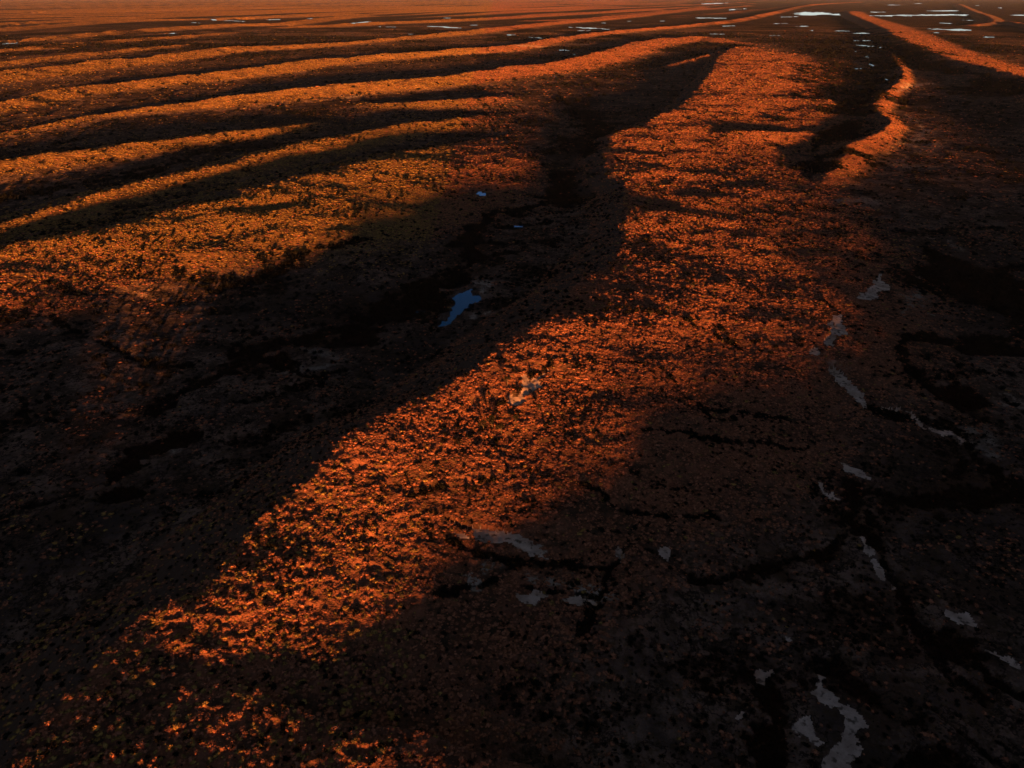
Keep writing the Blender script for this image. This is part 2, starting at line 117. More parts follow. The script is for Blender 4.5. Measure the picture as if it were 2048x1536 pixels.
WATERS = [
 ('blue pond in the dark vegetated valley left of the long dune', [(-27.5, 329.6), (-24.6, 332.8), (-20.8, 334.8), (-19.3, 340.2), (-17.6, 338.2), (-17.5, 330.9), (-13.6, 329.6), (-13.3, 321.3), (-16.9, 318.2), (-19.2, 311.6), (-21.9, 306.9), (-22.7, 299.6), (-25.2, 294.2), (-28.0, 291.5), (-31.3, 294.2), (-27.1, 300.7), (-26.4, 308.7), (-26.1, 315.8), (-27.0, 323.2)]),
 ('tiny blue pool highest up the dark valley', [(-24.3, 519.9), (-20.7, 522.8), (-15.9, 517.1), (-16.3, 507.3), (-20.8, 505.9), (-23.6, 511.4)]),
 ('faint blue pool in the dark valley above the pond', [(-2.9, 449.2), (1.8, 452.6), (7.0, 451.4), (7.0, 445.9), (1.7, 444.8)]),
 ('thin blue sliver of water left of the pond', [(-41.3, 311.0), (-38.2, 312.2), (-35.5, 310.4), (-37.2, 308.1), (-40.6, 308.7)]),
 ('thin bright streak of standing water on the far flats', [(-1392.1, 2308.7), (-1426.3, 2385.8), (-1436.4, 2422.2), (-1427.8, 2426.7), (-1428.9, 2448.5), (-1424.6, 2460.7), (-1441.3, 2510.8), (-1435.1, 2520.5), (-1413.8, 2482.3), (-1417.0, 2467.6), (-1377.4, 2377.3), (-1375.5, 2354.6), (-1361.7, 2311.7), (-1387.2, 2337.2), (-1384.3, 2313.8), (-1371.5, 2273.7)]),
 ('thin bright streak of standing water on the far flats', [(-3509.9, 5971.2), (-3512.4, 6023.0), (-3563.1, 6159.7), (-3556.0, 6196.9), (-3583.4, 6295.9), (-3593.8, 6366.2), (-3617.8, 6462.0), (-3655.1, 6583.8), (-3619.7, 6574.2), (-3610.2, 6612.3), (-3668.2, 6777.0), (-3672.0, 6842.5), (-3671.1, 6900.1), (-3594.8, 6755.5), (-3575.7, 6661.5), (-3566.4, 6587.2), (-3525.5, 6455.8), (-3507.1, 6367.8), (-3518.5, 6335.5), (-3520.1, 6285.9), (-3493.0, 6186.0), (-3445.9, 6052.1), (-3460.2, 6028.3), (-3483.4, 6020.6), (-3478.6, 5964.4), (-3472.5, 5906.9)]),
 ('thin bright streak of standing water on the far flats', [(-2193.7, 3672.8), (-2199.8, 3710.7), (-2224.7, 3781.8), (-2228.1, 3816.5), (-2240.4, 3867.2), (-2221.0, 3862.7), (-2244.9, 3935.4), (-2245.2, 3966.7), (-2239.3, 3987.4), (-2217.3, 3947.7), (-2214.4, 3911.6), (-2203.0, 3860.8), (-2169.9, 3772.6), (-2196.7, 3790.7), (-2167.6, 3711.2), (-2171.4, 3689.6), (-2165.7, 3652.3), (-2161.3, 3617.6)]),
 ('thin bright streak of standing water on the far flats', [(-1931.3, 3242.4), (-1925.6, 3253.7), (-1912.3, 3252.1), (-1889.1, 3211.9), (-1904.1, 3216.8), (-1911.7, 3208.8)]),
 ('thin bright streak of standing water on the far flats', [(-2282.2, 4623.6), (-2297.2, 4696.3), (-2283.7, 4710.7), (-2283.0, 4752.3), (-2294.5, 4820.5), (-2287.0, 4849.3), (-2229.4, 4770.1), (-2249.0, 4858.1), (-2251.7, 4910.7), (-2248.7, 4951.4), (-2209.7, 4911.9), (-2198.1, 4933.9), (-2187.3, 4958.3), (-2181.2, 4993.8), (-2129.7, 4874.5), (-2128.8, 4824.0), (-2149.1, 4822.7), (-2143.2, 4762.2), (-2148.3, 4727.5), (-2136.6, 4656.6), (-2149.3, 4640.0), (-2193.6, 4692.6), (-2183.5, 4627.1), (-2197.4, 4613.9), (-2219.4, 4618.2), (-2249.5, 4639.2), (-2235.8, 4569.3), (-2254.2, 4566.3)]),
 ('thin bright streak of standing water on the far flats', [(-2474.7, 4845.5), (-2444.5, 4821.6), (-2387.6, 4743.8), (-2360.5, 4689.3), (-2393.2, 4719.3), (-2445.5, 4787.7)]),
 ('thin bright streak of standing water on the far flats', [(-1574.6, 4200.3), (-1571.0, 4232.1), (-1545.7, 4204.8), (-1517.8, 4169.7), (-1484.3, 4118.1), (-1469.7, 4077.1), (-1483.7, 4074.6), (-1521.1, 4136.9), (-1536.9, 4138.8), (-1556.4, 4150.8)]),
 ('thin bright streak of standing water on the far flats', [(-1725.7, 4877.5), (-1672.8, 4787.4), (-1632.9, 4733.6), (-1627.8, 4781.4), (-1583.3, 4712.2), (-1559.3, 4703.3), (-1507.0, 4607.0), (-1465.4, 4541.3), (-1430.2, 4494.3), (-1412.0, 4500.8), (-1371.1, 4432.8), (-1335.1, 4379.3), (-1308.5, 4291.0), (-1346.8, 4353.1), (-1361.8, 4338.4), (-1390.8, 4368.6), (-1438.2, 4455.8), (-1465.8, 4479.3), (-1497.4, 4514.5), (-1522.0, 4527.3), (-1564.1, 4592.0), (-1606.2, 4655.1), (-1640.6, 4694.2), (-1684.7, 4760.0)]),
 ('thin bright streak of standing water on the far flats', [(-1584.0, 4833.4), (-1575.0, 4874.3), (-1554.4, 4879.7), (-1526.7, 4862.2), (-1524.4, 4927.4), (-1486.6, 4876.5), (-1445.7, 4813.7), (-1436.2, 4856.2), (-1408.6, 4837.5), (-1396.5, 4872.8), (-1341.8, 4756.2), (-1346.5, 4852.7), (-1305.4, 4782.2), (-1280.0, 4768.9), (-1250.0, 4737.2), (-1233.8, 4675.0), (-1255.1, 4675.1), (-1261.2, 4618.3), (-1307.6, 4710.7), (-1307.6, 4633.6), (-1338.1, 4666.3), (-1373.7, 4716.0), (-1385.8, 4683.9), (-1422.7, 4736.0), (-1418.1, 4649.0), (-1448.7, 4679.7), (-1463.0, 4656.8), (-1502.2, 4713.8), (-1530.5, 4735.0), (-1552.6, 4736.4)]),
 ('thin bright streak of standing water on the far flats', [(-1229.1, 2948.0), (-1237.3, 2996.4), (-1226.2, 2998.1), (-1235.7, 3051.5), (-1213.2, 3024.4), (-1209.0, 3044.0), (-1193.0, 3033.2), (-1172.6, 2980.4), (-1171.5, 2947.7), (-1191.1, 2968.2), (-1198.6, 2958.0), (-1204.6, 2944.3), (-1212.8, 2936.1), (-1218.6, 2922.2)]),
 ('thin bright streak of standing water on the far flats', [(-1189.1, 3398.8), (-1177.1, 3409.6), (-1158.9, 3401.8), (-1149.4, 3420.3), (-1131.6, 3414.0), (-1121.1, 3430.0), (-1108.9, 3441.2), (-1090.7, 3433.6), (-1080.8, 3401.8), (-1096.9, 3403.3), (-1112.6, 3403.7), (-1123.8, 3390.0), (-1128.6, 3357.6), (-1152.2, 3381.9), (-1156.4, 3348.5), (-1175.5, 3359.4)]),
 ('thin bright streak of standing water on the far flats', [(-995.4, 3718.5), (-983.3, 3729.5), (-976.2, 3759.9), (-958.8, 3750.5), (-946.0, 3759.4), (-927.5, 3745.1), (-905.6, 3716.3), (-894.4, 3731.9), (-886.0, 3695.9), (-894.9, 3671.7), (-916.4, 3699.4), (-925.5, 3676.7), (-934.1, 3652.3), (-954.1, 3673.5), (-976.0, 3701.3), (-990.8, 3701.3)]),
 ('thin bright streak of standing water on the far flats', [(-828.8, 3907.1), (-820.1, 3942.8), (-815.2, 3998.4), (-806.8, 4038.6), (-793.9, 4057.0), (-775.5, 4047.1), (-772.8, 4032.8), (-781.0, 3990.0), (-792.6, 3966.2), (-796.9, 3907.2), (-813.9, 3912.4), (-825.6, 3892.0)]),
 ('thin bright streak of standing water on the far flats', [(-774.2, 4065.0), (-766.8, 4116.8), (-762.1, 4186.1), (-750.7, 4220.8), (-749.2, 4314.1), (-736.1, 4342.9), (-721.4, 4363.9), (-709.6, 4403.5), (-698.0, 4330.8), (-705.6, 4266.6), (-712.0, 4198.8), (-726.2, 4180.0), (-737.2, 4143.7), (-738.3, 4053.7), (-753.1, 4042.2), (-760.8, 3993.9)]),
 ('thin bright streak of standing water on the far flats', [(-1265.7, 6853.4), (-1251.7, 6939.4), (-1221.9, 6938.4), (-1177.0, 6849.7), (-1146.2, 6841.0), (-1114.4, 6825.3), (-1102.7, 6753.1), (-1124.2, 6708.3), (-1165.6, 6783.0), (-1179.2, 6694.4), (-1217.1, 6745.7), (-1253.2, 6784.8)]),
 ('thin bright streak of standing water on the far flats', [(-581.1, 3662.6), (-567.0, 3670.7), (-549.7, 3657.3), (-531.6, 3637.6), (-516.0, 3634.6), (-498.2, 3615.6), (-480.7, 3597.7), (-478.4, 3580.2), (-495.0, 3591.7), (-509.9, 3590.8), (-525.7, 3596.3), (-542.2, 3606.6), (-557.6, 3608.8), (-578.2, 3643.8)]),
 ('thin bright streak of standing water on the far flats', [(-390.9, 3745.5), (-370.2, 3706.4), (-353.9, 3710.0), (-337.2, 3710.2), (-318.4, 3686.2), (-301.5, 3682.4), (-281.8, 3641.8), (-261.6, 3588.5), (-244.7, 3578.1), (-225.6, 3531.9), (-209.1, 3521.1), (-191.9, 3496.8), (-190.6, 3473.7), (-206.0, 3467.7), (-222.3, 3478.0), (-239.9, 3506.5), (-256.0, 3510.4), (-271.7, 3509.1), (-293.7, 3585.3), (-307.6, 3559.4), (-328.4, 3611.9), (-346.4, 3630.6), (-366.3, 3666.0), (-385.4, 3691.3)]),
 ('thin bright streak of standing water on the far flats', [(-194.7, 3839.1), (-179.7, 3862.3), (-163.3, 3855.8), (-146.8, 3845.3), (-130.7, 3843.4), (-115.1, 3859.4), (-98.7, 3847.2), (-97.7, 3809.4), (-114.0, 3822.8), (-129.0, 3791.9), (-145.8, 3817.5), (-161.0, 3800.1), (-177.0, 3803.1), (-193.9, 3823.6)]),
 ('thin bright streak of standing water on the far flats', [(-363.9, 2945.2), (-352.2, 2955.6), (-338.4, 2948.2), (-335.4, 2921.4), (-349.2, 2929.9), (-361.5, 2924.8)]),
 ('thin bright streak of standing water on the far flats', [(-27.3, 2908.7), (-16.2, 2914.2), (-5.1, 2900.0), (5.9, 2893.4), (16.9, 2878.1), (16.7, 2849.1), (5.9, 2853.0), (-5.0, 2827.7), (-15.9, 2848.4), (-27.1, 2893.8)]),
 ('thin bright streak of standing water on the far flats', [(-407.3, 5046.0), (-392.7, 5071.4), (-376.3, 5075.5), (-357.2, 5041.6), (-353.8, 4992.4), (-367.6, 4956.5), (-386.8, 4994.2), (-401.9, 4977.7)]),
 ('thin bright streak of standing water on the far flats', [(48.0, 2728.9), (58.3, 2731.1), (67.9, 2704.0), (78.2, 2709.2), (88.0, 2698.6), (97.4, 2677.0), (95.7, 2629.0), (86.0, 2636.1), (77.1, 2669.2), (66.5, 2648.7), (57.6, 2695.3), (47.8, 2717.9)]),
 ('thin bright streak of standing water on the far flats', [(114.0, 2075.0), (122.0, 2082.6), (129.7, 2082.6), (136.7, 2071.6), (143.2, 2054.6), (142.0, 2036.3), (134.6, 2038.1), (127.7, 2049.5), (120.0, 2046.5), (112.6, 2049.7)]),
 ('thin bright streak of standing water on the far flats', [(237.5, 3602.7), (255.4, 3623.4), (267.0, 3557.2), (286.5, 3599.9), (297.6, 3535.7), (317.1, 3574.7), (329.3, 3530.5), (343.6, 3512.6), (355.3, 3469.8), (366.3, 3423.5), (382.3, 3427.4), (371.3, 3327.4), (357.8, 3342.8), (345.7, 3374.2), (334.7, 3419.6), (314.8, 3373.0), (305.5, 3442.1), (290.2, 3446.8), (274.1, 3441.8), (264.8, 3528.4), (249.0, 3532.0), (233.8, 3545.6)]),
 ('thin bright streak of standing water on the far flats', [(239.0, 3244.6), (251.7, 3252.2), (263.9, 3252.9), (276.3, 3255.9), (287.3, 3242.5), (300.1, 3249.7), (296.4, 3209.0), (284.2, 3206.6), (273.3, 3219.3), (259.1, 3192.5), (247.4, 3196.5), (236.8, 3214.8)]),
 ('thin bright streak of standing water on the far flats', [(138.1, 1928.7), (142.2, 1930.4), (144.9, 1911.9), (143.8, 1897.0), (139.7, 1895.5), (137.1, 1914.8)]),
 ('thin bright streak of standing water on the far flats', [(417.8, 4123.7), (432.5, 4141.9), (445.6, 4144.2), (455.8, 4119.6), (453.3, 4096.8), (436.6, 4059.6), (427.8, 4096.7), (415.4, 4099.6)]),
 ('thin bright streak of standing water on the far flats', [(573.6, 4362.4), (601.8, 4440.3), (626.1, 4485.4), (612.9, 4389.4), (589.7, 4349.8), (567.4, 4314.1)]),
 ('thin bright streak of standing water on the far flats', [(767.4, 4457.2), (782.0, 4451.9), (799.0, 4460.3), (787.4, 4394.5), (771.2, 4389.7), (757.9, 4401.3)]),
 ('thin bright streak of standing water on the far flats', [(1086.4, 5111.9), (1112.2, 5133.3), (1130.4, 5119.2), (1150.2, 5112.9), (1185.0, 5172.9), (1178.4, 5051.3), (1210.7, 5099.7), (1217.8, 5040.5), (1208.7, 5002.6), (1166.7, 4911.9), (1139.8, 4883.5), (1142.5, 4985.3), (1123.9, 4994.4), (1088.4, 4926.9), (1072.7, 4949.0), (1050.7, 4942.0)]),
 ('thin bright streak of standing water on the far flats', [(678.8, 2957.3), (688.8, 2946.4), (708.8, 2978.9), (713.8, 2947.0), (731.3, 2968.0), (736.9, 2940.1), (734.7, 2931.0), (716.9, 2908.6), (707.4, 2920.1), (694.1, 2915.8), (684.7, 2928.6), (671.9, 2926.4)]),
 ('thin bright streak of standing water on the far flats', [(2894.1, 13351.2), (2985.9, 13496.0), (3173.3, 14060.5), (3190.4, 13860.1), (3235.4, 13786.9), (3565.3, 14912.9), (3553.3, 14587.7), (3638.8, 14669.2), (3735.9, 14793.9), (3929.1, 15289.6), (3665.1, 14258.2), (3450.5, 13659.1), (3474.5, 14003.9), (3159.3, 12963.4), (3249.4, 13586.3), (3087.8, 13155.1), (2900.7, 12596.5), (2851.8, 12630.3), (2803.8, 12669.5), (2702.2, 12461.8)]),
 ('thin bright streak of standing water on the far flats', [(1938.0, 7866.5), (1994.9, 7967.4), (2062.1, 8105.8), (2136.9, 8269.6), (2243.2, 8549.0), (2299.5, 8631.2), (2374.1, 8778.7), (2281.6, 8434.4), (2213.1, 8304.4), (2096.4, 7985.7), (2049.3, 7928.1), (1963.4, 7714.9), (1917.2, 7654.5), (1882.3, 7638.7)]),
 ('thin bright streak of standing water on the far flats', [(905.3, 3731.9), (924.6, 3745.5), (944.3, 3760.6), (960.5, 3760.8), (982.4, 3783.7), (997.7, 3780.2), (1016.4, 3789.8), (1007.9, 3757.9), (989.9, 3750.1), (965.2, 3716.6), (951.2, 3723.9), (928.0, 3694.5), (910.5, 3687.5), (895.8, 3692.0)]),
 ('thin bright streak of standing water on the far flats', [(2109.7, 6515.8), (2217.7, 6756.1), (2340.2, 7034.0), (2333.2, 6917.1), (2242.7, 6556.8), (2432.7, 7022.7), (2464.2, 7021.3), (2367.0, 6654.5), (2426.3, 6735.3), (2367.5, 6487.8), (2192.6, 6004.1), (2075.6, 5753.4), (2078.6, 5836.5), (1916.3, 5446.8), (1987.7, 5727.3), (1915.3, 5590.8), (1941.9, 5747.0), (1899.4, 5697.8), (1950.0, 5933.4), (1825.9, 5631.2)]),
 ('thin bright streak of standing water on the far flats', [(2244.8, 6138.7), (2220.6, 6004.4), (2324.7, 6220.0), (2333.1, 6174.8), (2312.7, 6054.7), (2249.9, 5826.1), (2203.1, 5703.7), (2171.3, 5680.9), (2141.5, 5663.0), (2134.2, 5705.3), (2165.6, 5854.4), (2114.3, 5778.2)]),
 ('thin bright streak of standing water on the far flats', [(2356.1, 5689.5), (2413.0, 5764.5), (2426.2, 5733.2), (2446.2, 5718.7), (2576.1, 5961.5), (2614.1, 5986.6), (2661.6, 6032.9), (2598.5, 5827.7), (2717.2, 6034.3), (2642.0, 5806.2), (2702.8, 5881.9), (2839.2, 6120.3), (2736.1, 5838.0), (2884.5, 6098.0), (2837.3, 5939.5), (2891.6, 5996.6), (2952.3, 6065.9), (2949.5, 6003.3), (3069.1, 6191.4), (3048.5, 6092.8), (3143.5, 6227.3), (3052.9, 5991.5), (3047.4, 5927.2), (3144.6, 6063.9), (3122.2, 5967.4), (3181.8, 6029.4), (3172.3, 5959.2), (3272.3, 6096.2), (3261.5, 6024.3), (3136.1, 5790.3), (3081.3, 5737.0), (3077.6, 5779.5), (3037.3, 5752.8), (2973.2, 5679.7), (2898.3, 5584.2), (2865.6, 5569.9), (2959.5, 5806.4), (2849.3, 5638.9), (2801.5, 5594.2), (2712.7, 5465.4), (2774.0, 5642.6), (2656.5, 5452.1), (2652.3, 5495.5), (2701.2, 5651.9), (2593.4, 5476.6), (2532.0, 5398.2), (2606.3, 5613.3), (2583.1, 5618.7), (2582.9, 5675.0), (2520.4, 5592.9), (2427.9, 5441.2), (2408.7, 5454.0), (2466.2, 5644.5), (2366.6, 5471.6), (2396.7, 5601.8), (2339.3, 5525.6), (2353.7, 5621.1), (2288.3, 5524.2)]),
 ('thin bright streak of standing water on the far flats', [(2860.0, 6899.7), (2920.4, 6983.9), (2895.8, 6863.2), (2919.0, 6857.9), (2986.8, 6957.4), (3000.4, 6928.9), (2911.8, 6722.6), (2894.1, 6739.7), (2820.0, 6623.2), (2782.2, 6591.6), (2779.1, 6643.0), (2798.9, 6751.1)]),
 ('thin bright streak of standing water on the far flats', [(3486.2, 7293.8), (3556.3, 7371.6), (3677.2, 7552.9), (3649.3, 7425.7), (3784.1, 7631.6), (3762.0, 7517.8), (3836.6, 7599.0), (3921.6, 7699.3), (3936.3, 7660.1), (3890.0, 7502.8), (4018.3, 7684.9), (3858.8, 7377.4), (3799.4, 7326.6), (3689.3, 7175.6), (3676.9, 7215.2), (3644.4, 7215.3), (3573.9, 7138.9), (3473.0, 6999.2), (3517.3, 7155.0), (3462.9, 7109.3), (3479.1, 7210.1), (3417.5, 7148.9)]),
 ('thin bright streak of standing water on the far flats', [(1665.9, 3420.4), (1692.5, 3445.1), (1684.2, 3397.8), (1735.5, 3472.7), (1701.1, 3373.1), (1708.1, 3358.3), (1718.1, 3349.7), (1752.1, 3388.3), (1767.9, 3390.8), (1787.4, 3400.3), (1773.2, 3345.2), (1793.0, 3355.6), (1792.7, 3328.0), (1739.1, 3226.6), (1732.1, 3239.6), (1699.1, 3202.8), (1684.8, 3201.8), (1684.0, 3227.0), (1653.5, 3194.3), (1657.2, 3228.8), (1685.7, 3313.5), (1653.2, 3276.5), (1666.5, 3332.2), (1647.8, 3323.1), (1632.4, 3320.7), (1631.4, 3348.4)]),
 ('thin bright streak of standing water on the far flats', [(1510.2, 3068.9), (1516.7, 3061.3), (1536.5, 3081.1), (1527.7, 3042.4), (1504.6, 2995.5), (1500.2, 3006.9), (1486.9, 2999.9), (1493.9, 3035.2)]),
 ('thin bright streak of standing water on the far flats', [(1207.0, 3668.8), (1229.3, 3687.8), (1265.0, 3746.8), (1274.7, 3727.1), (1287.9, 3717.7), (1278.7, 3690.8), (1244.7, 3637.7), (1233.5, 3652.1), (1214.1, 3641.5), (1196.5, 3636.3)]),
 ('thin bright streak of standing water on the far flats', [(1123.7, 3236.2), (1142.1, 3256.7), (1147.3, 3238.9), (1134.7, 3202.5), (1114.3, 3176.0), (1119.2, 3222.9)]),
 ('thin bright streak of standing water on the far flats', [(1201.9, 3207.0), (1220.9, 3220.8), (1235.1, 3221.6), (1248.6, 3220.4), (1254.9, 3200.7), (1271.9, 3208.7), (1252.3, 3158.4), (1237.7, 3155.9), (1231.5, 3175.5), (1205.5, 3143.0), (1204.9, 3177.9), (1188.6, 3170.9)]),
 ('thin bright streak of standing water on the far flats', [(1202.4, 3020.9), (1226.2, 3049.9), (1228.1, 3023.3), (1261.2, 3074.8), (1260.7, 3042.5), (1267.5, 3028.9), (1279.8, 3028.6), (1293.6, 3032.0), (1277.7, 2993.8), (1262.5, 2986.7), (1241.1, 2964.5), (1233.8, 2976.5), (1209.4, 2946.0), (1206.3, 2968.6), (1198.6, 2979.9), (1191.1, 2992.1)]),
 ('thin bright streak of standing water on the far flats', [(1001.1, 2520.5), (1012.2, 2520.6), (1022.2, 2518.1), (1031.9, 2515.0), (1051.7, 2536.6), (1058.2, 2525.6), (1064.7, 2514.6), (1075.4, 2514.0), (1069.6, 2500.0), (1056.7, 2495.3), (1040.5, 2482.2), (1028.1, 2478.4), (1023.1, 2492.9), (1004.7, 2474.0), (999.9, 2489.3), (991.8, 2496.4)]),
 ('thin bright streak of standing water on the far flats', [(930.6, 2310.6), (934.2, 2294.1), (945.6, 2297.3), (946.0, 2273.2), (951.0, 2260.8), (954.0, 2244.0), (953.3, 2218.5), (951.7, 2191.6), (959.4, 2186.9), (946.3, 2156.2), (935.5, 2153.3), (942.3, 2192.2), (932.6, 2192.2), (928.8, 2206.7), (920.9, 2211.2), (921.5, 2237.2), (918.7, 2255.0), (923.0, 2291.3)]),
 ('thin bright streak of standing water on the far flats', [(811.3, 2012.8), (818.6, 2016.3), (825.1, 2017.6), (817.9, 1999.5), (807.4, 1987.9), (807.7, 2003.6)]),
 ('thin bright streak of standing water on the far flats', [(732.7, 1777.0), (753.0, 1807.2), (786.1, 1867.9), (800.2, 1881.3), (820.5, 1909.3), (812.0, 1888.8), (788.7, 1853.2), (757.0, 1796.5), (740.6, 1776.4), (725.4, 1758.8)]),
 ('thin bright streak of standing water on the far flats', [(704.3, 1658.8), (699.3, 1630.0), (690.6, 1592.9), (678.0, 1562.8), (680.7, 1585.1), (690.3, 1624.7)]),
 ('thin bright streak of standing water on the far flats', [(620.2, 1531.7), (630.4, 1541.2), (636.2, 1539.7), (645.5, 1546.7), (650.7, 1543.8), (648.8, 1538.9), (638.1, 1528.4), (629.2, 1522.1), (623.3, 1523.3), (616.6, 1522.4)]),
 ('thin bright streak of standing water on the far flats', [(599.2, 1343.3), (602.9, 1342.1), (603.2, 1332.9), (602.0, 1320.3), (597.8, 1310.7), (596.4, 1317.1), (592.8, 1318.5), (595.1, 1333.7)]),
 ('thin bright streak of standing water on the far flats', [(540.1, 1206.6), (543.6, 1207.1), (543.6, 1199.6), (540.4, 1192.1), (539.2, 1196.9), (537.8, 1201.4)]),
 ('thin bright streak of standing water on the far flats', [(849.4, 2836.1), (857.9, 2829.9), (873.4, 2847.1), (884.3, 2848.5), (889.6, 2832.0), (885.6, 2818.9), (873.2, 2812.0), (861.0, 2805.8), (851.7, 2809.2), (845.1, 2821.6)]),
 ('thin bright streak of standing water on the far flats', [(775.0, 2264.3), (771.4, 2235.6), (772.0, 2220.0), (766.8, 2204.5), (762.3, 2208.7), (768.3, 2244.2)]),
 ('thin bright streak of standing water on the far flats', [(768.5, 1303.6), (771.7, 1300.4), (773.7, 1295.0), (772.1, 1283.4), (760.9, 1255.3), (754.1, 1243.6), (754.4, 1252.6), (754.2, 1260.8), (756.6, 1273.8), (758.1, 1285.2)]),
 ('thin bright streak of standing water on the far flats', [(1505.2, 2727.1), (1531.7, 2754.5), (1529.7, 2729.6), (1546.1, 2738.2), (1535.3, 2697.8), (1521.4, 2673.0), (1516.6, 2684.8), (1507.8, 2689.5), (1486.5, 2671.4), (1491.8, 2702.4)]),
 ('thin bright streak of standing water on the far flats', [(2050.0, 4132.4), (2078.2, 4154.5), (2076.6, 4116.1), (2084.2, 4097.0), (2091.0, 4076.4), (2094.8, 4050.2), (2084.6, 4030.3), (2061.9, 4018.9), (2032.0, 3992.8), (2036.2, 4034.9), (2035.3, 4067.4), (2030.0, 4091.4)]),
 ('thin bright streak of standing water on the far flats', [(2416.9, 4666.3), (2411.0, 4615.5), (2430.0, 4613.3), (2447.2, 4607.8), (2454.4, 4583.3), (2478.7, 4591.4), (2497.9, 4589.9), (2516.2, 4586.7), (2511.0, 4540.6), (2481.5, 4486.6), (2472.2, 4505.4), (2434.7, 4472.3), (2433.4, 4506.5), (2408.9, 4497.3), (2397.3, 4512.5), (2395.4, 4546.7), (2397.1, 4588.4), (2373.4, 4581.3)]),
 ('thin bright streak of standing water on the far flats', [(5865.6, 11121.6), (6190.4, 11655.4), (6242.5, 11669.0), (6004.1, 11140.5), (5936.7, 11014.7), (5795.0, 10828.3), (5832.8, 10978.7), (5753.4, 10907.7)]),
 ('thin bright streak of standing water on the far flats', [(6449.8, 13917.5), (6603.9, 14145.4), (6717.4, 14283.4), (6606.3, 13943.0), (6718.8, 14078.5), (6447.1, 13506.6), (6321.6, 13339.6), (6318.2, 13430.8), (6139.6, 13146.6), (6206.1, 13389.4)]),
 ('thin bright streak of standing water on the far flats', [(5107.0, 9151.4), (5195.0, 9258.7), (5210.1, 9234.8), (5191.4, 9151.1), (4963.1, 8746.1), (4898.8, 8679.4), (4971.2, 8857.3), (4946.8, 8862.5)]),
 ('thin bright streak of standing water on the far flats', [(3376.0, 5857.8), (3407.7, 5871.5), (3446.6, 5897.7), (3468.1, 5893.5), (3496.7, 5901.5), (3398.0, 5693.8), (3441.0, 5727.1), (3342.3, 5561.1), (3344.7, 5603.5), (3342.8, 5639.0), (3238.6, 5499.5), (3329.9, 5695.9), (3282.7, 5654.0), (3319.5, 5758.7)]),
 ('thin bright streak of standing water on the far flats', [(5156.0, 11902.3), (5208.7, 11916.9), (5275.4, 11963.1), (5268.2, 11841.5), (5293.8, 11795.6), (5157.3, 11489.9), (5004.3, 11245.3), (4983.2, 11297.2), (4934.3, 11285.9), (4922.6, 11360.7)]),
 ('thin bright streak of standing water on the far flats', [(64.2, 1374.7), (68.9, 1380.7), (73.1, 1375.6), (77.4, 1375.1), (77.2, 1371.8), (72.6, 1366.1), (68.4, 1370.6), (64.1, 1371.4)]),
 ('thin bright streak of standing water on the far flats', [(68.8, 1401.4), (71.6, 1407.6), (73.9, 1403.6), (73.7, 1398.7), (71.1, 1398.6), (68.7, 1399.6)]),
 ('thin bright streak of standing water on the far flats', [(163.9, 1250.0), (168.0, 1252.7), (171.0, 1247.0), (170.5, 1243.0), (166.7, 1242.3), (163.1, 1243.8)]),
 ('thin bright streak of standing water on the far flats', [(-1188.4, 4941.7), (-1163.2, 4925.6), (-1152.5, 4972.8), (-1123.1, 4938.6), (-1101.5, 4938.2), (-1090.1, 4886.4), (-1109.4, 4877.4), (-1128.1, 4866.4), (-1146.3, 4853.5), (-1176.3, 4890.5)]),
 ('thin bright streak of standing water on the far flats', [(1261.2, 5038.8), (1242.1, 5036.4), (1241.7, 5112.0), (1203.1, 5027.9), (1197.0, 5002.1), (1200.6, 4940.5), (1218.6, 4939.8), (1244.9, 4972.9)]),
 ('thin bright streak of standing water on the far flats', [(1644.0, 5284.2), (1678.4, 5328.9), (1702.5, 5339.9), (1719.9, 5329.7), (1775.5, 5438.2), (1783.0, 5396.8), (1818.0, 5439.4), (1781.0, 5327.5), (1762.6, 5334.2), (1727.0, 5288.0), (1675.6, 5191.1), (1672.6, 5245.3), (1632.5, 5181.6), (1622.1, 5213.0)]),
 ('thin bright streak of standing water on the far flats', [(1232.8, 4055.1), (1257.3, 4082.9), (1264.0, 4052.1), (1290.6, 4085.9), (1299.5, 4062.9), (1318.0, 4070.3), (1306.8, 4035.2), (1287.1, 4023.6), (1267.1, 4010.5), (1253.5, 4018.0), (1229.9, 3992.6), (1222.5, 4020.5)]),
]
TREES = [(-5.5, 190.8, 4.0, 'pan'), (-2.9, 188.6, 3.2, 'pan'), (0.9, 193.6, 2.6, 'pan'), (-7.9, 189.7, 2.8, 'pan'), (8.0, 201.3, 2.4, 'pan'), (-1.4, 212.9, 3.0, 'slope'), (75.4, 308.2, 3.2, 'slope'), (50.1, 331.0, 2.6, 'slope'), (-59.1, 579.6, 4.0, 'left'), (-70.2, 590.8, 4.5, 'left'), (-80.6, 606.4, 3.6, 'left'), (-103.9, 583.3, 4.2, 'left'), (-90.1, 614.5, 3, 'left'), (59.9, 280.8, 3, 'slope'), (52.2, 274.6, 2.6, 'slope'), (-587.3, 2057.3, 5, 'far')]


# ------------------------------------------------------------------ noise
def _hash(ix, iy, seed):
    h = (ix.astype(np.int64) * 374761393 + iy.astype(np.int64) * 668265263 + seed * 1442695041) & 0xFFFFFFFF
    h = ((h ^ (h >> 13)) * 1274126177) & 0xFFFFFFFF
    h = (h ^ (h >> 16)) & 0xFFFFFFFF
    return h.astype(np.float64) / 4294967295.0 * 2 - 1

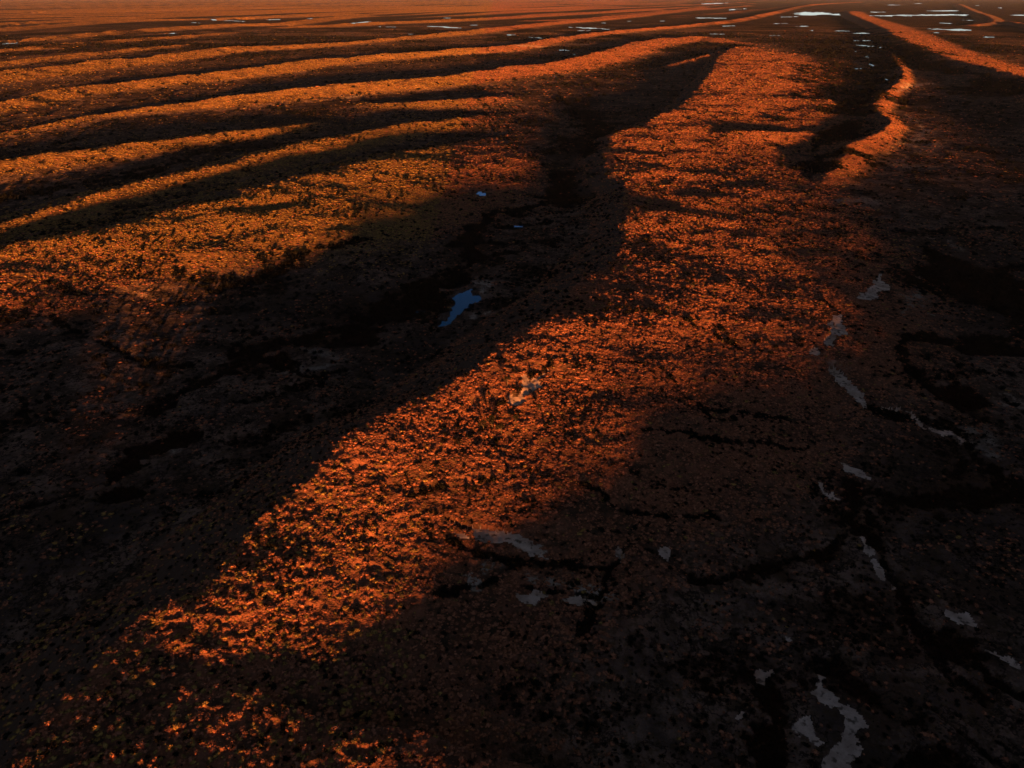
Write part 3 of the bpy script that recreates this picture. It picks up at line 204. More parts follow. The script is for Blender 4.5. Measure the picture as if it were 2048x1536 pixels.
def vnoise(x, y, seed=0):
    xi = np.floor(x); yi = np.floor(y); fx = x - xi; fy = y - yi
    fx = fx * fx * fx * (fx * (fx * 6 - 15) + 10); fy = fy * fy * fy * (fy * (fy * 6 - 15) + 10)
    a = _hash(xi, yi, seed); b = _hash(xi + 1, yi, seed); c = _hash(xi, yi + 1, seed); d = _hash(xi + 1, yi + 1, seed)
    return (a * (1 - fx) + b * fx) * (1 - fy) + (c * (1 - fx) + d * fx) * fy

def fbm(x, y, seed, octaves, rough=0.5):
    s = 0; a = 1.0; t = 0
    for o in range(octaves):
        c, q = math.cos(o * 0.9 + .3), math.sin(o * 0.9 + .3)
        s = s + a * vnoise((x * c - y * q) * 2 ** o + o * 17.3, (x * q + y * c) * 2 ** o - o * 9.1, seed + o * 7); t += a; a *= rough
    return s / t * 1.6

def smooth(a, b, x):
    t = np.clip((x - a) / (b - a), 0, 1); return t * t * (3 - 2 * t)

def catmull(pts, step):
    P = np.array(pts, float); P = np.vstack([2 * P[0] - P[1], P, 2 * P[-1] - P[-2]])
    out = []
    for i in range(1, len(P) - 2):
        n = max(2, int(np.hypot(*(P[i + 1] - P[i])[:2]) / step)); n = min(n, 14)
        for k in range(n):
            t = k / n
            out.append(0.5 * ((2 * P[i]) + (-P[i - 1] + P[i + 1]) * t + (2 * P[i - 1] - 5 * P[i] + 4 * P[i + 1] - P[i + 2]) * t * t + (-P[i - 1] + 3 * P[i] - 3 * P[i + 1] + P[i + 2]) * t ** 3))
    out.append(P[-2])
    return np.array(out)

def poly_dist(X, Y, L, reach):
    """nearest point on the line L: signed distance (+ = right of travel) and interpolated attributes"""
    sel = np.where((X > L[:, 0].min() - reach) & (X < L[:, 0].max() + reach) & (Y > L[:, 1].min() - reach) & (Y < L[:, 1].max() + reach))[0]
    x = X[sel]; y = Y[sel]
    best = np.full(len(sel), 1e12); side = np.zeros(len(sel)); att = np.zeros((len(sel), L.shape[1] - 2)); endf = np.zeros(len(sel))
    for i in range(len(L) - 1):
        ax, ay = L[i, :2]; bx, by = L[i + 1, :2]
        m = np.where((x > min(ax, bx) - reach) & (x < max(ax, bx) + reach) & (y > min(ay, by) - reach) & (y < max(ay, by) + reach))[0]
        if len(m) == 0: continue
        dx, dy = bx - ax, by - ay; ll = dx * dx + dy * dy + 1e-9
        px = x[m] - ax; py = y[m] - ay
        t = np.clip((px * dx + py * dy) / ll, 0, 1)
        ex = px - t * dx; ey = py - t * dy; d2 = ex * ex + ey * ey
        b = d2 < best[m]; mm = m[b]
        best[mm] = d2[b]; side[mm] = np.sign(px[b] * dy - py[b] * dx)
        if L.shape[1] > 2: att[mm] = L[i, 2:] + (L[i + 1, 2:] - L[i, 2:]) * t[b][:, None]
    return sel, np.sqrt(best) * np.where(side == 0, 1, side), att

def in_poly(x, y, poly):
    c = np.zeros(len(x), bool); n = len(poly)
    for i in range(n):
        x0, y0 = poly[i]; x1, y1 = poly[(i + 1) % n]
        if y0 == y1: continue
        cr = ((y0 > y) != (y1 > y)) & (x < (x1 - x0) * (y - y0) / (y1 - y0) + x0)
        c ^= cr
    return c

RL = [catmull(r[3], 12) for r in RIDGES]

def macro(X, Y):
    """dune relief: height, index of the dominant dune (or -1)"""
    R = np.hypot(X, Y)
    # meandering of the crests
    wx = X + 3.2 * fbm(X / 34, Y / 34, 3, 2) + 1.2 * vnoise(X / 9, Y / 9, 8); wy = Y + 3.2 * fbm(X / 34, Y / 34, 5, 2)
    H = np.zeros(len(X)); top = np.zeros(len(X)); idx = np.full(len(X), -1, np.int32); lee = np.zeros(len(X))
    for k, (label, wl, e, pts) in enumerate(RIDGES):
        L = RL[k]
        sel, d, att = poly_dist(wx, wy, L, max(L[:, 3].max(), wl) * 1.15)
        if len(sel) == 0: continue
        h0 = att[:, 0]; wr = np.maximum(att[:, 1], 5)
        s = np.where(d > 0, d / wr, -d / (wl * np.clip(h0 / 10, .5, 1.5) + 4)); s = np.clip(s, 0, 1)
        pr = (1 - s) ** e * (1 - .12 * np.exp(-s * 14)); pl_ = (1 - s) ** 1.5 * (1 + .5 * s); 
        pl_ = np.where(d > 0, pr, pl_ * .88)
        hk = np.maximum(h0, 0) * pl_
        hk *= 1 + .10 * fbm(X[sel] / 60, Y[sel] / 60, 21, 2)
        if not label: hk += np.minimum(hk * .2, 2.2) * fbm(X[sel] / 16, Y[sel] / 16, 23, 3)  # crests of the unlabelled, unseen ridges roughened to break up their cast shade
        H[sel] += hk ** 3
        b = hk > top[sel]; q = sel[b]
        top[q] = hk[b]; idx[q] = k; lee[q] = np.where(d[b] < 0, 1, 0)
    H = np.cbrt(H)
    # dunes too far away to be told apart run on to the horizon, on the same heading
    far = smooth(4200, 7500, R) * (1 - .9 * smooth(.05, .35, X / np.maximum(R, 1)))
    far = np.maximum(far, smooth(-900, -1600, X - .2 * (Y - 1500)) * (Y > 300) * .8 * (X < -.78 * Y))
    far = np.maximum(far, smooth(-400, -700, Y) * .6)
    u = X * math.cos(math.radians(24)) - Y * math.sin(math.radians(24)) + 120 * fbm(X / 1500, Y / 1500, 31, 2)
    v = X * math.sin(math.radians(24)) + Y * math.cos(math.radians(24))
    ph = u / 430 + .35 * vnoise(v / 2600, u / 900, 33)
    f = ph - np.floor(ph); saw = np.where(f < .18, f / .18, np.maximum(0, 1 - (f - .18) / .5) ** 1.3)
    hf = 13 * saw * np.clip(.65 + .6 * vnoise(np.floor(ph) * 3.7, v / 1700, 35), 0, 1.2)
    hf *= (1 - smooth(0.5, 3, H))
    H = H + far * hf
    return H, idx, top, lee

def micro(X, Y, H, R):
    """hummocks, blow-outs and gullies"""
    n = .55 * fbm(X / 150, Y / 150, 41, 3)
    onf = smooth(.8, 4, H)
    # short ripples-and-hollows of a vegetated flank, elongated across the slope
    n = n + onf * (.75 * fbm(X / 26, Y / 26, 43, 3) + 1.3 * fbm(X / 75, Y / 75, 44, 3) * (R > 900)) * (R < 6000)
    near = np.where(R < 1400)[0]
    x, y = X[near], Y[near]
    wx = x + 1.5 * vnoise(x / 5, y / 5, 55); wy = y + 1.5 * vnoise(x / 5, y / 5, 56)
    hum = 1 - np.abs(vnoise(wx / 4.2, wy / 3.4, 57)) * 1.6 ; hum = np.clip(hum, 0, 1) ** 2 * (.6 + .5 * vnoise(x / 14, y / 14, 58))
    hum2 = np.clip(fbm(x / 2.0, y / 1.8, 59, 2), 0, 1)
    n[near] += (.25 + .75 * onf[near]) * (.42 * hum + .30 * hum2 * (R[near] < 700))
    n = n + (1 - onf) * .12 * fbm(X / 18, Y / 18, 51, 3)
    return n

# ------------------------------------------------------------------ terrain sheet (polar net, finest where the camera looks)
phi = np.radians(np.concatenate([np.linspace(-180, -62, 26)[:-1], np.linspace(-62, -52, 12)[:-1], np.linspace(-52, 52, 1060), np.linspace(52, 62, 12)[1:], np.linspace(62, 180, 26)[1:]]))
rr = [0.01, 12, 24, 36, 46, 54, 60.0]
while rr[-1] < 60000:
    r = rr[-1]
    dr = (CAM_H ** 2 + r * r) / CAM_H * 0.00128 * 1.35
    if r > 480: dr = min(dr, 4.5)
    if r > 900: dr = r / 195
    if r > 9000: dr = r / 60
    rr.append(r + dr)
rr = np.array(rr); NR, NP = len(rr), len(phi)
RR, PH = np.meshgrid(rr, phi, indexing='ij')
X = (RR * np.sin(PH)).ravel(); Y = (RR * np.cos(PH)).ravel(); R = RR.ravel()

def stroke_mask(X, Y, strokes, soft, seed, wob):
    m = np.zeros(len(X))
    for hw, k, pts in strokes:
        if k == 0: continue
        wa = min(max(hw * .9, 2.5), 14); ws = wa * 4.5
        L = catmull(pts, max(hw, 4)) if len(pts) > 2 else np.array(pts, float)
        q = np.where((X > L[:, 0].min() - 3 * hw - 30) & (X < L[:, 0].max() + 3 * hw + 30) & (Y > L[:, 1].min() - 3 * hw - 30) & (Y < L[:, 1].max() + 3 * hw + 30))[0]
        if len(q) == 0: continue
        xq = X[q] + wa * fbm(X[q] / ws, Y[q] / ws, seed + 11, 3); yq = Y[q] + wa * fbm(X[q] / ws, Y[q] / ws, seed + 13, 3)
        sel, d, _ = poly_dist(xq, yq, L[:, :2], hw * 2.6)
        sel = q[sel]
        if len(sel) == 0: continue
        x, y = X[sel], Y[sel]; sc = max(hw, 2.0)
        n = fbm(x / (sc * 1.2), y / (sc * 1.2), seed, 4, .62) * wob
        wv = .80 + .60 * fbm(x / (sc * 5), y / (sc * 5), seed + 5, 2)
        v = k * smooth(1 + soft, 1 - soft, np.abs(d) / (hw * wv) + n)
        m[sel] = np.maximum(m[sel], v)
    return m

def poly_mask(X, Y, poly):
    P = np.array(poly); w = max(1.0, min(np.ptp(P[:, 0]), np.ptp(P[:, 1])))
    amp = min(.10 * w, 3.0 + .01 * w); sc = amp * 3.0
    if w > 60: amp = .12 * w; sc = amp * 3.5
    sel = np.where((X > P[:, 0].min() - amp * 2) & (X < P[:, 0].max() + amp * 2) & (Y > P[:, 1].min() - amp * 2) & (Y < P[:, 1].max() + amp * 2))[0]
    if len(sel) == 0: return sel
    x, y = X[sel], Y[sel]
    c = in_poly(x + amp * 1.2 * fbm(x / sc, y / sc, 61, 5, .65), y + amp * 1.2 * fbm(x / sc, y / sc, 67, 5, .65), poly)
    return sel[c]

def surface(X, Y):
    """everything about the ground at given points"""
    R = np.hypot(X, Y)
    H, idx, top, lee = macro(X, Y)
    dark = stroke_mask(X, Y, DARK, .55, 71, .9)
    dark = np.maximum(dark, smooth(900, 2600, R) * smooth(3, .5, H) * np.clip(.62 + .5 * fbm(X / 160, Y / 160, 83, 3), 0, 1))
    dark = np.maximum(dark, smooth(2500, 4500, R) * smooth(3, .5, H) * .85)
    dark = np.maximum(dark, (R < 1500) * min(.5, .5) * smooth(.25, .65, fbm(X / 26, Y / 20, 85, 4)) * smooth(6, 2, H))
    pale = stroke_mask(X, Y, PALE, .7, 77, 1.1)
    wat = np.full(len(X), -1, np.int32); pan = np.full(len(X), -1, np.int32)
    Z = H + micro(X, Y, H, R)
    Z = Z - .7 * dark * (H < 3) * (R < 1500)
    for k, (lab, poly) in enumerate(PANS):
        s = poly_mask(X, Y, poly); pan[s] = k
        if len(s): Z[s] = Z[s] * .35 + .65 * np.minimum(Z[s], np.percentile(Z[s], 35)) if k else Z[s] - .3
    for k, (lab, poly) in enumerate(WATERS):
        s = poly_mask(X, Y, poly)
        if len(s) < 3: continue
        s = s[H[s] < 7.0]
        wat[s] = k; pan[s] = -1
    return Z, H, idx, top, lee, dark, pale, wat, pan

Z, H, idx, top, lee, dark, pale, wat, pan = surface(X, Y)
# standing water: dead level, a little below its banks
lev = {}
for k in range(len(WATERS)):
    s = np.where(wat == k)[0]
    if len(s) == 0: continue
    rad = np.hypot(X[s], Y[s]).mean()
    lv = np.percentile(Z[s], 20) - (.25 if rad < 1000 else .1); lev[k] = lv; Z[s] = lv
Z = Z - 1.5 * np.clip((R - 9000) / 51000, 0, 1) * 0

def add_attr(me, name, v):
    a = me.attributes.new(name, 'FLOAT', 'POINT'); a.data.foreach_set('value', np.ascontiguousarray(v, np.float32))

def grid_object(name, quads, mat, smooth_shade=True):
    used, inv = np.unique(quads, return_inverse=True); inv = inv.reshape(quads.shape)
    me = bpy.data.meshes.new(name)
    me.vertices.add(len(used)); co = np.stack([X[used], Y[used], Z[used]], 1).astype(np.float32)
    me.vertices.foreach_set('co', co.ravel())
    nq = len(quads); me.loops.add(nq * 4); me.loops.foreach_set('vertex_index', inv.ravel().astype(np.int32))
    me.polygons.add(nq); me.polygons.foreach_set('loop_start', np.arange(0, nq * 4, 4, dtype=np.int32))
    me.update(calc_edges=True)
    me.materials.append(mat)
    for n, v in (('dark', dark), ('pale', pale), ('relief', H), ('lee', leef), ('gold', gold)): add_attr(me, n, v[used])
    o = bpy.data.objects.new(name, me); COL.objects.link(o); o['kind'] = 'structure'
    return o

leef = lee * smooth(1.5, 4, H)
gold = smooth(-15, -60, X + .02 * Y) * smooth(260, 400, Y)

# ------------------------------------------------------------------ materials
def N(t, kind, **kw):
    n = t.nodes.new(kind)
    for k, v in kw.items():
        if k in n.inputs: n.inputs[k].default_value = v
        else: setattr(n, k, v)
    return n
def mixc(t, fac, a, b, mode='MIX'):
    m = t.nodes.new('ShaderNodeMix'); m.data_type = 'RGBA'; m.blend_type = mode
    for s, v in ((0, fac), (6, a), (7, b)):
        if hasattr(v, 'is_linked') or hasattr(v, 'links'): t.links.new(v, m.inputs[s])
        else: m.inputs[s].default_value = v
    return m.outputs[2]
def mathn(t, op, a, b=None, c=None):
    m = t.nodes.new('ShaderNodeMath'); m.operation = op; m.use_clamp = False
    for s, v in ((0, a), (1, b), (2, c)):
        if v is None: continue
        if hasattr(v, 'links'): t.links.new(v, m.inputs[s])
        else: m.inputs[s].default_value = v
    return m.outputs[0]
def ramp(t, f, a, b):
    m = t.nodes.new('ShaderNodeMapRange'); m.interpolation_type = 'SMOOTHSTEP'
    t.links.new(f, m.inputs[0]); m.inputs[1].default_value = a; m.inputs[2].default_value = b
    return m.outputs[0]

def ground_material():
    m = bpy.data.materials.new('red_sand_and_spinifex'); m.use_nodes = True; t = m.node_tree; t.nodes.clear()
    out = N(t, 'ShaderNodeOutputMaterial'); b = N(t, 'ShaderNodeBsdfDiffuse'); b.inputs['Roughness'].default_value = 0.6
    geo = N(t, 'ShaderNodeNewGeometry'); pos = geo.outputs['Position']
    def noise(scale, det=3, rough=.55, sx=1, sy=1):
        mp = N(t, 'ShaderNodeMapping'); mp.inputs['Scale'].default_value = (scale * sx, scale * sy, 0); t.links.new(pos, mp.inputs[0])
        n = N(t, 'ShaderNodeTexNoise'); n.noise_dimensions = '2D'; n.inputs['Scale'].default_value = 1; n.inputs['Detail'].default_value = det; n.inputs['Roughness'].default_value = rough
        t.links.new(mp.outputs[0], n.inputs['Vector']); return n.outputs['Fac']
    at = {n: N(t, 'ShaderNodeAttribute', attribute_name=n).outputs['Fac'] for n in ('dark', 'pale', 'relief', 'lee', 'gold')}
    sand = mixc(t, ramp(t, noise(.05, 4), .35, .65), (.27, .098, .052, 1), (.18, .072, .042, 1))
    sand = mixc(t, at['gold'], sand, mixc(t, ramp(t, noise(.05, 4), .35, .65), (.26, .128, .045, 1), (.165, .084, .034, 1)))
    flat = mixc(t, ramp(t, noise(.09, 5, .65), .38, .62), (.195, .116, .084, 1), (.085, .054, .042, 1))
    flat = mixc(t, ramp(t, noise(.011, 4), .45, .7), flat, (.046, .034, .030, 1))
    onf = ramp(t, at['relief'], .4, 3.5)
    c = mixc(t, onf, flat, sand)
    # litter and dead spinifex between the clumps
    lit = ramp(t, noise(.55, 3, .7), .50, .62)
    c = mixc(t, mathn(t, 'MULTIPLY', lit, .65), c, (.075, .045, .022, 1))
    lit2 = ramp(t, noise(.16, 4, .75), .52, .66)
    c = mixc(t, mathn(t, 'MULTIPLY', lit2, .78), c, (.050, .034, .020, 1))
    big = ramp(t, noise(.035, 6, .8), .50, .60)
    c = mixc(t, mathn(t, 'MULTIPLY', big, .7), c, (.045, .028, .018, 1))
    # fine drainage lines and strings of low scrub that lace the flats
    for sc_, w_ in ((.028, .016), (.075, .022)):
        vein = mathn(t, 'SUBTRACT', 1.0, ramp(t, mathn(t, 'ABSOLUTE', mathn(t, 'SUBTRACT', noise(sc_, 6, .68), .5)), w_ * .35, w_))
        c = mixc(t, mathn(t, 'MULTIPLY', vein, mathn(t, 'SUBTRACT', .85, mathn(t, 'MULTIPLY', onf, .6))), c, (.018, .013, .010, 1))
    # pale dusted ground
    pn = ramp(t, noise(.35, 5, .8), .42, .52)
    c = mixc(t, mathn(t, 'MULTIPLY', at['pale'], pn), c, (.36, .27, .21, 1))
    # dark, densely vegetated creek beds and swales, and darkened far flats
    c = mixc(t, at['lee'], c, (.095, .056, .040, 1))  # flanks away from the sun: scrub, with shade painted into the colour
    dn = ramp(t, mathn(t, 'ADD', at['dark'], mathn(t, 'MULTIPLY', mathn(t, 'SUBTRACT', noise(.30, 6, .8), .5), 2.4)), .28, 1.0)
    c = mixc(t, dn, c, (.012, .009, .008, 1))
    t.links.new(c, b.inputs['Color'])
    # fine relief
    h = mathn(t, 'ADD', mathn(t, 'MULTIPLY', noise(1.1, 3, .6), .35), mathn(t, 'ADD', mathn(t, 'MULTIPLY', noise(.22, 4, .65), 1.6), mathn(t, 'MULTIPLY', noise(.06, 3, .6), 4.0)))
    bp = N(t, 'ShaderNodeBump'); bp.inputs['Strength'].default_value = .8; bp.inputs['Distance'].default_value = 1.0
    t.links.new(h, bp.inputs['Height']); t.links.new(bp.outputs[0], b.inputs['Normal'])
    t.links.new(b.outputs[0], out.inputs[0]); return m

def pan_material():
    m = bpy.data.materials.new('pale_dry_clay'); m.use_nodes = True; t = m.node_tree; t.nodes.clear()
    out = N(t, 'ShaderNodeOutputMaterial'); b = N(t, 'ShaderNodeBsdfDiffuse')
    geo = N(t, 'ShaderNodeNewGeometry')
    n = N(t, 'ShaderNodeTexNoise'); n.inputs['Scale'].default_value = .18; n.inputs['Detail'].default_value = 6; n.inputs['Roughness'].default_value = .7; t.links.new(geo.outputs['Position'], n.inputs['Vector'])
    n2 = N(t, 'ShaderNodeTexNoise'); n2.inputs['Scale'].default_value = .7; n2.inputs['Detail'].default_value = 5; t.links.new(geo.outputs['Position'], n2.inputs['Vector'])
    c = mixc(t, ramp(t, n.outputs['Fac'], .35, .65), (.58, .41, .32, 1), (.34, .225, .17, 1))
    c = mixc(t, ramp(t, n2.outputs['Fac'], .53, .66), c, (.12, .08, .06, 1))
    t.links.new(c, b.inputs['Color'])
    bp = N(t, 'ShaderNodeBump'); bp.inputs['Strength'].default_value = .25; bp.inputs['Distance'].default_value = .3
    t.links.new(n2.outputs['Fac'], bp.inputs['Height']); t.links.new(bp.outputs[0], b.inputs['Normal'])
    t.links.new(b.outputs[0], out.inputs[0]); return m

def water_material():
    m = bpy.data.materials.new('still_water'); m.use_nodes = True; t = m.node_tree; t.nodes.clear()
    out = N(t, 'ShaderNodeOutputMaterial'); b = N(t, 'ShaderNodeBsdfPrincipled')
    b.inputs['Base Color'].default_value = (.004, .010, .014, 1); b.inputs['Roughness'].default_value = .02; b.inputs['IOR'].default_value = 1.38
    geo = N(t, 'ShaderNodeNewGeometry')
    n = N(t, 'ShaderNodeTexNoise'); n.inputs['Scale'].default_value = .5; n.inputs['Detail'].default_value = 3; t.links.new(geo.outputs['Position'], n.inputs['Vector'])
    bp = N(t, 'ShaderNodeBump'); bp.inputs['Strength'].default_value = .12; bp.inputs['Distance'].default_value = .02
    t.links.new(n.outputs['Fac'], bp.inputs['Height']); t.links.new(bp.outputs[0], b.inputs['Normal'])
    t.links.new(b.outputs[0], out.inputs[0]); return m

def plant_material(name, ca, cb, cc):
    m = bpy.data.materials.new(name); m.use_nodes = True; t = m.node_tree; t.nodes.clear()
    out = N(t, 'ShaderNodeOutputMaterial'); b = N(t, 'ShaderNodeBsdfDiffuse')
    oi = N(t, 'ShaderNodeObjectInfo'); geo = N(t, 'ShaderNodeNewGeometry')
    c = mixc(t, oi.outputs['Random'], ca, cb)
    n = N(t, 'ShaderNodeTexNoise'); n.inputs['Scale'].default_value = 1.8; n.inputs['Detail'].default_value = 2; t.links.new(geo.outputs['Position'], n.inputs['Vector'])
    c = mixc(t, ramp(t, n.outputs['Fac'], .42, .62), c, cc)
    t.links.new(c, b.inputs['Color']); t.links.new(b.outputs[0], out.inputs[0]); return m

M_ground = ground_material(); M_pan = pan_material(); M_water = water_material()
M_spin = plant_material('russet_spinifex', (.46, .175, .095, 1), (.29, .105, .055, 1), (.15, .060, .033, 1))
M_gold = plant_material('golden_spinifex', (.43, .252, .070, 1), (.28, .155, .042, 1), (.14, .082, .028, 1))
M_shrub = plant_material('dark_saltbush', (.018, .015, .010, 1), (.010, .009, .007, 1), (.006, .006, .005, 1))
M_leaf = plant_material('acacia_leaf', (.024, .020, .012, 1), (.016, .015, .010, 1), (.010, .010, .007, 1))
M_bark = plant_material('grey_bark', (.09, .065, .045, 1), (.07, .05, .035, 1), (.05, .035, .025, 1))

# ------------------------------------------------------------------ split the sheet into the floor, the dunes, the pans and the waters
i0 = (np.arange(NR - 1)[:, None] * NP + np.arange(NP - 1)[None, :]).ravel()
quads = np.stack([i0, i0 + 1, i0 + 1 + NP, i0 + NP], 1)[:, ::-1]     # facing up
qw = np.where((wat[quads] >= 0).all(1), wat[quads[:, 0]], -1)
qp = np.where(((pan[quads] >= 0).sum(1) >= 3) & (qw < 0), pan[quads].max(1), -1)
qd = np.where((top[quads].mean(1) > 1.6) & (qw < 0) & (qp < 0), idx[quads[:, 0]], -1)
named = [k for k, r in enumerate(RIDGES) if r[0]]
keep = np.isin(qd, named); qd = np.where(keep, qd, -1)

g = grid_object('desert_floor', quads[(qw < 0) & (qp < 0) & (qd < 0)], M_ground)
g['label'] = 'dark brownish desert floor of sand and low scrub between and beyond the dunes'; g['category'] = 'ground'
for k in named:
    q = quads[qd == k]
    if len(q) < 4: continue
    o = grid_object('dune', q, M_ground); o['label'] = RIDGES[k][0]; o['category'] = 'dune'; o['group'] = 'parallel sand dunes of the desert'
for k, (lab, poly) in enumerate(PANS):
    q = quads[qp == k]
    if len(q) < 2: continue
    o = grid_object('clay_pan', q, M_pan); o['label'] = lab; o['category'] = 'clay pan'; o['group'] = 'pale dry clay pans'
for k, (lab, poly) in enumerate(WATERS):
    q = quads[qw == k]
    if len(q) < 1: continue
    o = grid_object('pond', q, M_water); o['label'] = lab; o['category'] = 'water'; o['group'] = 'standing water after rain'

# ------------------------------------------------------------------ plants
def tuft_mesh(name, seed, n, rad, hgt, mat, blade=.16, ring=False, rag=(.5, 1.2)):
    """a hummock: a low rounded core set with many short outward blades"""
    r = random.Random(seed); V = []; Fc = []
    # core
    seg = 7; base = len(V); offs = [r.uniform(*rag) for _ in range(seg)]
    for lv, (rf, zf) in enumerate(((.92, -.15), (.80, .42), (.42, .78))):
        for s in range(seg):
            a = 2 * math.pi * (s + .3 * lv) / seg; q = rad * rf * offs[s] * r.uniform(.9, 1.08)
            V.append((q * math.cos(a), q * math.sin(a), hgt * zf * r.uniform(.85, 1.1)))
    V.append((0, 0, hgt * (.25 if ring else .85)))
    for lv in range(2):
        for s in range(seg):
            a = base + lv * seg + s; b = base + lv * seg + (s + 1) % seg
            Fc.append((a, b, b + seg)); Fc.append((a, b + seg, a + seg))
    for s in range(seg): Fc.append((base + 2 * seg + s, base + 2 * seg + (s + 1) % seg, base + 3 * seg))
    for i in range(n):
        a = r.uniform(0, 2 * math.pi); el = math.acos(r.uniform(.05, .98)) if not ring else r.uniform(.7, 1.45)
        d = (math.sin(el) * math.cos(a), math.sin(el) * math.sin(a), math.cos(el))
        k0 = r.uniform(.55, .8); k1 = r.uniform(.95, 1.4)
        p0 = (rad * d[0] * k0, rad * d[1] * k0, hgt * d[2] * k0); p1 = (rad * d[0] * k1, rad * d[1] * k1, hgt * d[2] * k1 + r.uniform(0, .1) * hgt)
        wv = (-math.sin(a + r.uniform(-.6, .6)), math.cos(a + r.uniform(-.6, .6)), r.uniform(-.5, .5)); w_ = blade * rad * r.uniform(.6, 1.3)
        b = len(V)
        V += [(p0[0] - wv[0] * w_, p0[1] - wv[1] * w_, p0[2] - wv[2] * w_), (p0[0] + wv[0] * w_, p0[1] + wv[1] * w_, p0[2] + wv[2] * w_), p1]
        Fc.append((b, b + 1, b + 2))
    me = bpy.data.meshes.new(name); me.from_pydata(V, [], Fc); me.materials.append(mat); me.update(); return me

spin = [tuft_mesh('spinifex_clump', 10 + i, 44, 1.0, .55, M_spin, .13, ring=(i in (2, 4))) for i in range(5)]
spin += [tuft_mesh('spinifex_clump', 20 + i, 40, 1.0, .5, M_gold, .13, ring=(i == 3)) for i in range(5)]
shrb = [tuft_mesh('saltbush', 30 + i, 64, 1.0, .95, M_shrub, .15, rag=(.3, 1.1)) for i in range(5)]

# ground sampler on the finished sheet (bilinear in the polar net)
Zg = Z.reshape(NR, NP); Hg = H.reshape(NR, NP); Dg = dark.reshape(NR, NP); Lg = leef.reshape(NR, NP)
Bg = ((wat >= 0) * 2.0 + (pan >= 0) * 1.0).reshape(NR, NP)
def sample(x, y):
    r = np.hypot(x, y); p = np.arctan2(x, y)
    fi = np.interp(r, rr, np.arange(NR)); fj = np.interp(p, phi, np.arange(NP))
    i = np.clip(fi.astype(int), 0, NR - 2); j = np.clip(fj.astype(int), 0, NP - 2); a = fi - i; b = fj - j
    def bl(G): return (G[i, j] * (1 - b) + G[i, j + 1] * b) * (1 - a) + (G[i + 1, j] * (1 - b) + G[i + 1, j + 1] * b) * a
    return bl(Zg), bl(Hg), bl(Dg), bl(Bg), bl(Lg)

rng = np.random.default_rng(7)
def scatter(r0, r1, per_m2, half=40.0):
    """even scatter over the sector the camera can look at"""
    h = math.radians(half); n = int(per_m2 * h * (r1 * r1 - r0 * r0))
    r = np.sqrt(rng.uniform(r0 * r0, r1 * r1, n)); p = rng.uniform(-h, h, n)
    return r * np.sin(p), r * np.cos(p)

SP = []   # x, y, z, scale, rotation, kind
def add_plants(r0, r1, dens, half, size, kind):
    x, y = scatter(r0, r1, dens, half)
    z, h, d, b, le = sample(x, y)
    patch = fbm(x / 22, y / 22, 91, 3); clump = fbm(x / 5.5, y / 5.5, 95, 2)
    u = rng.uniform(0, 1, len(x)) / np.maximum(smooth(3600, 1500, np.hypot(x, y)), .001)
    if kind == 0:
        keep = (u < np.clip(.06 + .80 * smooth(.5, 3, h) + (.35 * patch + .45 * clump) * (.35 + .65 * smooth(.5, 3, h)), .02, 1) * (1 - .9 * d) * (1 - .6 * le)) & (b < .3)
        s = size * (.35 + .95 * rng.uniform(0, 1, len(x)) ** 1.8)
    else:
        keep = (u < np.clip(.14 + .9 * smooth(.25, .7, d) + .30 * smooth(.0, .8, patch + .6 * clump) + .12 * le - .06 * smooth(1, 4, h), .02, 1)) & (b < .3)
        s = size * (.30 + 1.1 * rng.uniform(0, 1, len(x)) ** 2.2) * (.7 + .5 * smooth(.3, .8, d))
    x, y, z, s = x[keep], y[keep], z[keep], s[keep]
    # kept wide and low where the land is windswept
    SP.append((kind, np.stack([x, y, z - .05 * s, s, rng.uniform(0, 6.283, len(x))], 1)))

add_plants(60, 260, 1.7, 52, .50, 0)
add_plants(260, 520, 1.15, 42, .58, 0)
add_plants(520, 1000, .38, 40, .80, 0)
add_plants(1000, 2000, .09, 40, 1.15, 0)
add_plants(2000, 3600, .02, 40, 1.7, 0)
add_plants(60, 260, 1.1, 52, .62, 1)
add_plants(260, 520, .36, 42, 1.15, 1)
add_plants(520, 1000, .10, 40, 1.6, 1)
add_plants(1000, 3600, .010, 40, 2.6, 1)

# unseen tall shrubs added on the shading ridge behind the viewpoint to dapple the last sunlight
i_ = [k for k, q_ in enumerate(RIDGES) if len(q_[3]) > 10 and q_[3][0][0] == -900][0]
bl = RL[i_]; bl = bl[(bl[:, 0] > -160) & (bl[:, 0] < 420)]
n_ = 1500; j_ = rng.integers(0, len(bl), n_); x_ = bl[j_, 0] + rng.normal(0, 12, n_); y_ = bl[j_, 1] + rng.normal(0, 9, n_)
z_ = sample(x_, y_)[0]; s_ = rng.uniform(.6, 1, n_) ** 2 * (1.2 + 1.6 * smooth(-.2, .8, fbm(x_ / 18, x_ / 30, 99, 2)))
SP.append((1, np.stack([x_, y_, z_ - .05, s_, rng.uniform(0, 6.283, n_)], 1)))
pts = {0: np.concatenate([a for k, a in SP if k == 0]), 1: np.concatenate([a for k, a in SP if k == 1])}
print('plants', {k: len(v) for k, v in pts.items()})

def apparent(a):
    """how large a plant looks from the viewpoint, zero when out of view"""
    c, s = math.cos(math.radians(26.52)), math.sin(math.radians(26.52))
    dz = a[:, 2] - CAM_H; dep = a[:, 1] * c - dz * s; up = a[:, 1] * s + dz * c
    u = a[:, 0] / dep * 1559 / 1024; v = up / dep * 1559 / 768
    return np.where((np.abs(u) < .99) & (np.abs(v) < .99) & (dep > 0), a[:, 3] / dep, 0)

